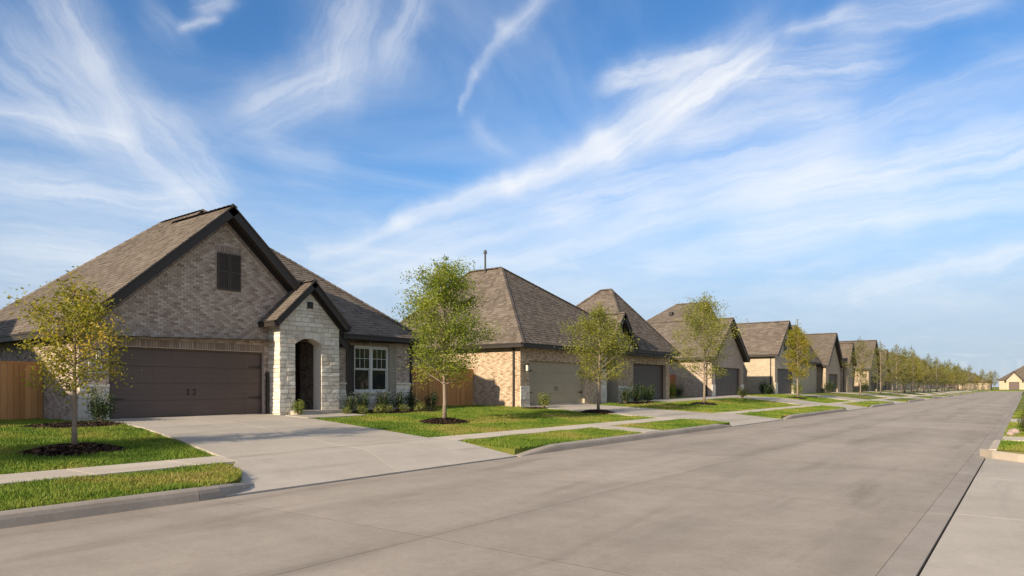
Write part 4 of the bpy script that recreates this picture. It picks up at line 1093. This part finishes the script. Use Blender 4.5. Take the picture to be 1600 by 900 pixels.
# ------------------------------------------------------------------ trees
def leaf_mesh(name, pts, tint_, size, r, m, aspect=.5, droop=.0):
    """many small folded leaves at pts (n,3)"""
    n = len(pts); g = np.random.default_rng(r)
    d_ = g.normal(size=(n, 3)); d_[:, 2] = d_[:, 2] * .7 - droop; d_ /= np.linalg.norm(d_, axis=1)[:, None]
    q = g.normal(size=(n, 3)); q -= (q * d_).sum(1)[:, None] * d_; q /= np.linalg.norm(q, axis=1)[:, None]
    s = (size * g.uniform(.6, 1.3, n))[:, None]
    nr = np.cross(d_, q)
    V = np.stack([pts - d_ * s * .5, pts + q * s * aspect * .5 + nr * s * .08, pts + d_ * s * .5, pts - q * s * aspect * .5 + nr * s * .08], 1).reshape(-1, 3)
    me = bpy.data.meshes.new(name); me.vertices.add(4 * n); me.vertices.foreach_set('co', V.astype(np.float32).ravel())
    me.loops.add(4 * n); me.loops.foreach_set('vertex_index', np.arange(4 * n, dtype=np.int32))
    me.polygons.add(n); me.polygons.foreach_set('loop_start', np.arange(0, 4 * n, 4, dtype=np.int32))
    me.materials.append(m); at = me.attributes.new('tint', 'FLOAT', 'FACE'); at.data.foreach_set('value', np.clip(tint_, 0, 1).astype(np.float32))
    me.update(calc_edges=True); return me
def tree_meshes(seed, H, cw, clear, nb, leaves, size, leafm, r0=.05, lean=.02, open_=.0, top=.18, peak=.3, upright=.5, spread=1.):
    r = random.Random(seed); T = MB()
    pts = []; x = y_ = 0.
    for i in range(9):
        f = i / 8; pts.append(Vector((x, y_, H * .95 * f))); x += r.uniform(-1, 1) * lean * H * .12; y_ += r.uniform(-1, 1) * lean * H * .12
    T.tube(pts, [r0 * (1.35 if i == 0 else 1) * (1 - .88 * i / 8) + .004 for i in range(9)], 8)
    def at(z):
        f = z / (H * .95) * 8; i = min(7, int(f)); return pts[i].lerp(pts[i + 1], f - i)
    L = []; LT = []
    def prof(t):
        return (peak and (.62 + .38 * min(1, t / peak)) * (1 - (1 - top) * max(0, (t - peak) / (1 - peak)) ** 1.25))
    for i in range(nb):
        t = (i + r.random()) / nb; z = clear + (H * .93 - clear) * t; a = i * 2.39996 + r.uniform(-.5, .5)
        ln = cw / 2 * prof(t) * r.uniform(.72, 1.16); up = upright + .55 * t + r.uniform(-.15, .25)
        o = at(z * .97); dr = Vector((math.cos(a), math.sin(a), up)); dr.normalize()
        ln = ln / max(.35, math.hypot(dr.x, dr.y)) if t < .8 else ln * 1.25
        bp = [o]; dv = dr.copy()
        for q in range(4):
            dv = (dv + Vector((r.uniform(-.2, .2), r.uniform(-.2, .2), r.uniform(-.1, .14)))).normalized(); bp.append(bp[-1] + dv * ln / 4)
        rb = max(.006, r0 * .42 * (1 - .6 * t)); T.tube(bp, [rb, rb * .75, rb * .55, rb * .38, rb * .2], 5, cap=False)
        bt = r.gauss(.45, .16)
        tw = []
        for q in range(r.randint(5, 8)):
            f = r.uniform(.22, 1.) * 4; j = min(3, int(f)); s_ = bp[j].lerp(bp[j + 1], f - j)
            tv = (dv + Vector((r.gauss(0, .75), r.gauss(0, .75), r.gauss(.1, .5)))).normalized(); l2 = ln * r.uniform(.16, .40)
            e_ = s_ + tv * l2; T.tube([s_, e_], [rb * .3, .003], 3, cap=False); tw.append((s_, e_, l2))
        tw.append((bp[2], bp[4], ln * .5))
        for s_, e_, l2 in tw:
            if r.random() < open_: continue
            n = max(3, int(leaves / (nb * 7.5) * r.uniform(.6, 1.5) * min(1.5, ln / (cw * .45)) ))
            for q in range(n):
                p = s_.lerp(e_, r.uniform(.15, 1.1)); sg = spread * (.06 + .10 * l2 + size * .5)
                L.append((p.x + r.gauss(0, sg), p.y + r.gauss(0, sg), p.z + r.gauss(0, sg * .9))); LT.append(bt + r.gauss(0, .17))
    # leader tip
    for q in range(int(leaves * .006)):
        p = pts[8]; L.append((p.x + r.gauss(0, .06), p.y + r.gauss(0, .06), p.z + r.uniform(-.35, .3))); LT.append(r.gauss(.5, .2))
    tm = T.mesh('trunk', M['bark'], smooth=True)
    cm = leaf_mesh('crown', np.array(L), np.array(LT), size, seed, M[leafm])
    return tm, cm
def place_tree(label, meshes, x, y_, z, rz=0., sc=1., group='young street trees along the sidewalk', name='street_tree'):
    rt = thing(name, label, 'tree', (x, y_, z), group); rt.rotation_euler = (0, 0, rz)
    for nm, me in zip(('trunk', 'crown'), meshes):
        o = bpy.data.objects.new(nm, me); C.objects.link(o); o.parent = rt; o.scale = (sc, sc, sc)
    return rt
def mulch(label, x, y_, rx, ry, h, n, seed):
    g = random.Random(seed); mb = MB(); N, K = 28, 7; idx = {}
    zz = lambda px, py, f: max(G(px, py) + .0, .15) + h * (1 - f ** 2.2) - .015
    ph = [g.uniform(.9, 1.1) for _ in range(N)]
    for k_ in range(K + 1):
        for i in range(N):
            a = 2 * math.pi * i / N; f = k_ / K; px, py = x + math.cos(a) * rx * f * ph[i], y_ + math.sin(a) * ry * f * ph[i]
            idx[k_, i] = len(mb.v); mb.v.append((px, py, zz(px, py, f) + g.uniform(-.012, .012)))
    for k_ in range(K):
        for i in range(N):
            j = (i + 1) % N; mb.f.append((idx[k_, i], idx[k_ + 1, i], idx[k_ + 1, j], idx[k_, j])); mb.t.append(0); mb.mi.append(0)
    o = tag(mb.build('mulch_ring', M['mulch']), label, 'mulch bed', 'mulch beds round trees and walls')
    ch = MB()
    for _ in range(n):
        a = g.uniform(0, 6.283); f = math.sqrt(g.random()) * 1.02; px, py = x + math.cos(a) * rx * f, y_ + math.sin(a) * ry * f
        z = zz(px, py, min(1, f)) + .008; b = g.uniform(0, 6.283); l = g.uniform(.02, .055); w = g.uniform(.008, .018); e = g.uniform(-.02, .03)
        ux, uy = math.cos(b), math.sin(b)
        ch.quad([(px - ux * l - uy * w, py - uy * l + ux * w, z - e), (px + ux * l - uy * w, py + uy * l + ux * w, z + e), (px + ux * l + uy * w, py + uy * l - ux * w, z + e + .01), (px - ux * l + uy * w, py - uy * l - ux * w, z - e + .01)], g.random())
    ch.build('chips', M['chip'], o, stuff=True)
    NOGRASS.append([(x + rx * math.cos(a) * .97, y_ + ry * math.sin(a) * .97) for a in [i * math.pi / 6 for i in range(12)]])
def gz_(x, y_): return G(x, y_)
T1 = tree_meshes(11, 3.25, 1.75, 1.02, 38, 8500, .066, 'leaf_gold', r0=.042, open_=.12, peak=.35, top=.12, upright=.28)
T2 = tree_meshes(22, 5.25, 2.9, 1.15, 60, 23000, .075, 'leaf_green', r0=.058, peak=.3, top=.22, upright=.5)
T3 = tree_meshes(33, 4.75, 2.65, 1.15, 46, 14000, .08, 'leaf_pale', r0=.055, open_=.1, peak=.25, top=.15, upright=.42, lean=.05)
T4 = tree_meshes(46, 6.5, 4.3, 1.35, 54, 15000, .095, 'leaf_pale', r0=.065, open_=.12, peak=.28, top=.12, upright=.42)
T5 = tree_meshes(55, 6.3, 2.4, 1.3, 40, 9000, .11, 'leaf_gold', r0=.07, open_=.12, peak=.3, top=.1, upright=.6)
for lb, me, x, y_, rx in (('small golden-green tree on the lawn in front of the brown garage', T1, -14.05, 5.2, .86),
                          ('full bright green tree on the lawn right of the first driveway', T2, -14.9, 16.15, .95),
                          ('olive-green leaning tree in front of the tan garage door', T3, -14.85, 25.9, 1.0),
                          ('tall wispy sparse tree in front of the gabled garage house', T4, -14.9, 38.2, 1.1),
                          ('narrow golden tree in front of the golden brick house', T5, -14.6, 57.2, 1.1)):
    place_tree(lb, me, x, y_, gz_(x, y_) + .03, rz=.7)
    nm = lb.split(' tree')[0]
    mulch('round dark mulch ring under the ' + nm + ' tree', x, y_, rx * .72, rx, .13, 2200 if y_ < 30 else 300, int(y_))
FT = [tree_meshes(60 + i, h_, w_, 1.2, 34, 2700, .15, ml, r0=.07, open_=.1, peak=.28, top=.14, upright=.5)
      for i, (h_, w_, ml) in enumerate(((6.8, 2.9, 'leaf_far'), (6.2, 2.6, 'leaf_far'), (7.6, 2.8, 'leaf_far'), (6.0, 2.6, 'leaf_gold'), (6.8, 2.9, 'leaf_far')))]
far_trees = [(79.5, -14, 0, 'slim pale tree in front of the sunlit golden brick wall'), (93., -14.2, 2, 'tallest of the distant street trees with a wispy top'), (101.5, -13.6, 4, None)]
yy = 109.
while yy < 228: far_trees.append((yy, -13.8 + rnd.uniform(-.5, .5), rnd.randrange(5), None)); yy += rnd.uniform(4.2, 7.)
for xx_, yy_ in ((-10.5, 243.5), (-15.2, 244.5), (-19, 246), (-23, 244.5), (-12.6, 250), (-7.6, 247), (-27, 248), (-17, 262), (-10, 262), (-15, 108), (-15.2, 121), (-15.4, 131), (-15, 146), (-11.5, 256), (-13.8, 247), (-8.8, 251), (-21, 247)): far_trees.append((yy_, xx_, rnd.randrange(5), None))
for y_, x, i, lb in far_trees:
    place_tree(lb or 'small distant street tree in the row merging beyond the golden brick houses', FT[i], x, y_, gz_(x, y_), rz=rnd.uniform(0, 6), sc=rnd.uniform(.86, 1.04), group='young street trees along the sidewalk' if lb else 'distant street trees merging together')
place_tree('street tree next door, just beyond the left edge of the picture', T2, -14.2, -4.4, gz_(-14.2, -4.4), rz=2.)
# trees across the street, beyond the right edge of the picture (they show in the window glass)
for i, (x, y_) in enumerate(((8., 31.), (9., 36.), (8.2, 41.5), (9.5, 47.), (10.5, 54.))):
    place_tree('full green tree across the road, beyond the right edge of the picture', T2, x, y_, gz_(x, y_), rz=i * 1.3, sc=1.35, group='trees on the far side of the road')

# ------------------------------------------------------------------ shrubs
def shrub_meshes(seed, w, h, n, size, m, spiky=False):
    r = random.Random(seed); T = MB(); L = []; LT = []
    for i in range(14):
        a = r.uniform(0, 6.283); e = Vector((math.cos(a) * w * r.uniform(.1, .42), math.sin(a) * w * r.uniform(.1, .42), h * r.uniform(.45, .98)))
        o = Vector((math.cos(a) * .04, math.sin(a) * .04, -.03)); T.tube([o, o.lerp(e, .5) + Vector((0, 0, .03)), e], [.012, .008, .003], 4, cap=False)
        bt = r.gauss(.42, .2)
        for q in range(n // 14):
            p = o.lerp(e, r.uniform(.3, 1.05)); s_ = w * .13
            L.append((p.x + r.gauss(0, s_), p.y + r.gauss(0, s_), max(.01, p.z + r.gauss(0, s_ * .8)))); LT.append(bt + r.gauss(0, .2))
    return T.mesh('stems', M['bark']), leaf_mesh('foliage', np.array(L), np.array(LT), size, seed, M[m], .45)
SH = {'dark': shrub_meshes(1, .62, .62, 1500, .055, 'leaf_dark'), 'dark2': shrub_meshes(2, .8, .78, 2000, .06, 'leaf_dark'), 'lime': shrub_meshes(3, .6, .62, 700, .07, 'leaf_lime'), 'low': shrub_meshes(4, .55, .28, 420, .06, 'leaf_lime'),
      'flower': shrub_meshes(5, .9, .55, 1100, .07, 'flower'), 'green': shrub_meshes(6, .8, .85, 1400, .07, 'leaf_green')}
def shrub(label, kind, x, y_, sc=1., group='shrubs in the mulch beds', dz=.05, name='shrub'):
    rt = thing(name, label, 'shrub', (x, y_, max(.15, gz_(x, y_)) + dz), group); rt.rotation_euler = (0, 0, (x * 7 + y_ * 3) % 6)
    for nm, me in zip(('stems', 'foliage'), SH[kind]):
        o = bpy.data.objects.new(nm, me); C.objects.link(o); o.parent = rt; o.scale = (sc,) * 3
shrub('rounded dark shrub by the white stone pier left of the brown garage door', 'dark2', -19.35, 7.75, .95)
shrub('yellow-green bush left of the porch arch', 'lime', -18.85, 13.5, .85)
shrub('dark green shrub at the right foot of the white stone porch', 'dark', -18.95, 15.7, .95)
shrub('tall dark shrub under the left shutter of the white window', 'dark2', -19.3, 16.55, .9)
shrub('widest dark shrub under the middle of the white window', 'dark2', -19.35, 17.55, .95)
shrub('dark round shrub under the right end of the white window', 'dark', -19.4, 18.35, 1.05)
shrub('dark round shrub against the white stone right of the window', 'dark', -19.4, 19.2, 1.05)
shrub('dark round shrub past the right corner of the grey-brown house', 'dark', -19.35, 20.15, 1.05)
for i, yb in enumerate((15.2, 15.95, 16.6, 17.2, 17.9, 18.7)):
    shrub(('first', 'second', 'third', 'fourth', 'fifth', 'sixth')[i] + ' low yellow-green border plant counting from the white porch', 'low', -18.55 - .05 * (i % 2), yb, .75 + .1 * (i % 3), 'low border plants before the window')
shrub('yellow-green bush beside the tan garage door', 'lime', -17.75, 25.95, 1.15)
shrub('dark spreading shrub left of the dark garage door', 'dark2', -17.6, 35.0, 1.35)
shrub('broad dark shrub nearest the dark garage door', 'dark2', -17.5, 36.3, 1.3)
shrub('dark shrub by the entry of the tan brick house', 'dark', -17.7, 33.8, 1.3)
shrub('yellow-green shrub before the reddish fence', 'green', -19.3, 43.3, 1.2)
shrub('green shrub right of the yellow-green one before the reddish fence', 'dark2', -19.4, 44.9, 1.1)
shrub('bright shrub left of the gabled garage door', 'lime', -16.2, 48.7, 1.3)
shrub('dark shrub left of the cream wall', 'dark2', -18.5, 61.3, 1.5)
shrub('small dark shrub against the sunlit cream wall', 'dark2', -18.4, 62.6, 1.3)
shrub('lime bush in front of the cream gable house', 'lime', -17.0, 66.2, 1.9)
shrub('dark bush left of the golden brick garage', 'dark2', -17.4, 81.5, 1.8)
shrub('dark bush at the corner of the far sunlit brick house', 'dark2', -17.4, 101, 1.9)
shrub('red-flowered bush nearest on the right verge', 'flower', .02, 24.8, .58, 'flowering bushes on the right verge')
shrub('red-flowered bush behind the nearest one on the right verge', 'flower', .05, 26.9, .62, 'flowering bushes on the right verge')
shrub('green bush behind the red-flowered ones on the right verge', 'green', .05, 29.5, .6, 'flowering bushes on the right verge')
shrub('small green bush farthest along the right verge', 'green', .1, 37.5, .6, 'flowering bushes on the right verge')
for lb, x, y_, s_ in (('pale pink landscape stone beside the red-flowered bush', -.3, 23.6, .15), ('smaller pale stone in front of the pink one', -.36, 22.9, .10)):
    r = random.Random(int(y_ * 10)); bm = bmesh.new(); bmesh.ops.create_icosphere(bm, subdivisions=2, radius=1)
    for v in bm.verts: v.co = Vector((v.co.x * s_, v.co.y * s_ * 1.2, v.co.z * s_ * .75)) * r.uniform(.86, 1.1)
    me = bpy.data.meshes.new('landscape_stone'); bm.to_mesh(me); bm.free(); me.materials.append(M['rock'])
    o = bpy.data.objects.new('landscape_stone', me); C.objects.link(o); o.location = (x, y_, .15 + s_ * .4); tag(o, lb, 'stone', 'stones on the right verge')
mulch('dark mulch bed at the fence and the left stone pier', -18.75, 7.0, .72, 1.2, .06, 900, 71)
mulch('long dark mulch bed under the white window', -19.0, 17.6, .85, 2.9, .06, 1500, 72)
mulch('dark mulch bed at the left corner of the tan brick house', -17.75, 25.3, .55, .8, .05, 400, 73)
mulch('dark mulch bed left of the dark garage door', -17.6, 34.9, .7, 1.9, .06, 300, 74)

# ------------------------------------------------------------------ grass blades on the lawns
def inside(P, poly):
    n = len(poly); ok = np.zeros(len(P), bool); j = n - 1
    for i in range(n):
        xi, yi = poly[i]; xj, yj = poly[j]
        c = ((yi > P[:, 1]) != (yj > P[:, 1])) & (P[:, 0] < (xj - xi) * (P[:, 1] - yi) / (yj - yi + 1e-12) + xi); ok ^= c; j = i
    return ok
Gv = np.vectorize(G)
def grass(poly, dens, seed, hgt=.05, wid=.006, blades=None):
    g = np.random.default_rng(seed); p = np.array(poly); lo, hi = p.min(0), p.max(0)
    n = int((hi[0] - lo[0]) * (hi[1] - lo[1]) * dens); P = lo + g.random((n, 2)) * (hi - lo); P = P[inside(P, poly)]
    for q in NOGRASS: P = P[~inside(P, q)]
    n = len(P)
    if not n: return None
    z = Gv(P[:, 0], P[:, 1]) - .012
    h = hgt * g.uniform(.55, 1.25, n) * (1 + .25 * np.sin(P[:, 0] * 5 + 2 * np.sin(P[:, 1] * 3)))
    a = g.uniform(0, 6.283, n); w = wid * g.uniform(.7, 1.4, n); la = g.uniform(0, 6.283, n); l = h * g.uniform(.1, .75, n)
    B = np.stack([P[:, 0], P[:, 1], z], 1); s = np.stack([np.cos(a) * w, np.sin(a) * w, 0 * a], 1); ln = np.stack([np.cos(la) * l, np.sin(la) * l, h], 1)
    V = np.stack([B - s, B + s, B + ln * .55 + s * .75 + [0, 0, .004], B + ln], 1).reshape(-1, 3)
    return V, g.random(n)
parts_ = []
def gadd(*a, **k_):
    q = grass(*a, **k_)
    if q is not None: parts_.append(q)
for i, pw in enumerate(PARKWAY):
    c = sum(q[1] for q in pw) / len(pw)
    if max(q[1] for q in pw) < -3 or min(q[1] for q in pw) > 60: continue
    dn = 2600 if c < 8 else 1800 if c < 18 else 900 if c < 26 else 420
    gadd(pw, dn, 100 + i, hgt=.055 if c < 30 else .07, wid=.005 if c < 8 else .007 if c < 26 else .012)
# lawns between sidewalk and houses
gadd([(-11.806, .5), (-11.806, 6.72), (-14.4, 7.36), (-17.2, 7.84), (-19.9, 8.1), (-19.9, 7.45), (-22.3, 7.4), (-22.3, .6)], 1700, 1, hgt=.05, wid=.0065)
gadd([(-11.806, 12.25), (-11.806, 20.), (-20, 20.), (-20, 15.6), (-17.5, 13.1), (-14.4, 12.75)], 1150, 2, hgt=.05, wid=.008)
gadd([(-11.806, 20.), (-11.806, 25.6), (-18.4, 25.7), (-18.4, 25.2), (-21.2, 25.1), (-21.2, 20.)], 900, 3, hgt=.055, wid=.009)
gadd([(-11.806, 31.1), (-11.806, 48.), (-18.4, 48.), (-18.4, 31.2)], 420, 4, hgt=.065, wid=.012)
gadd([(-11.806, 53.), (-11.806, 64.), (-18.3, 64.), (-18.3, 53.)], 200, 5, hgt=.075, wid=.016)
gadd([(-.5, 17.9), (.6, 17.2), (1.2, 17.), (1.2, 45), (-.5, 45)], 900, 6, hgt=.06, wid=.008)
V = np.concatenate([q[0] for q in parts_]); TT = np.concatenate([q[1] for q in parts_]); n = len(TT)
me = bpy.data.meshes.new('grass'); me.vertices.add(4 * n); me.vertices.foreach_set('co', V.astype(np.float32).ravel())
me.loops.add(4 * n); me.loops.foreach_set('vertex_index', np.arange(4 * n, dtype=np.int32))
me.polygons.add(n); me.polygons.foreach_set('loop_start', np.arange(0, 4 * n, 4, dtype=np.int32))
me.materials.append(M['blade']); at = me.attributes.new('tint', 'FLOAT', 'FACE'); at.data.foreach_set('value', TT.astype(np.float32)); me.update(calc_edges=True)
o = bpy.data.objects.new('grass', me); C.objects.link(o); tag(o, 'mown green grass with dry yellow patches', 'grass', kind='stuff')
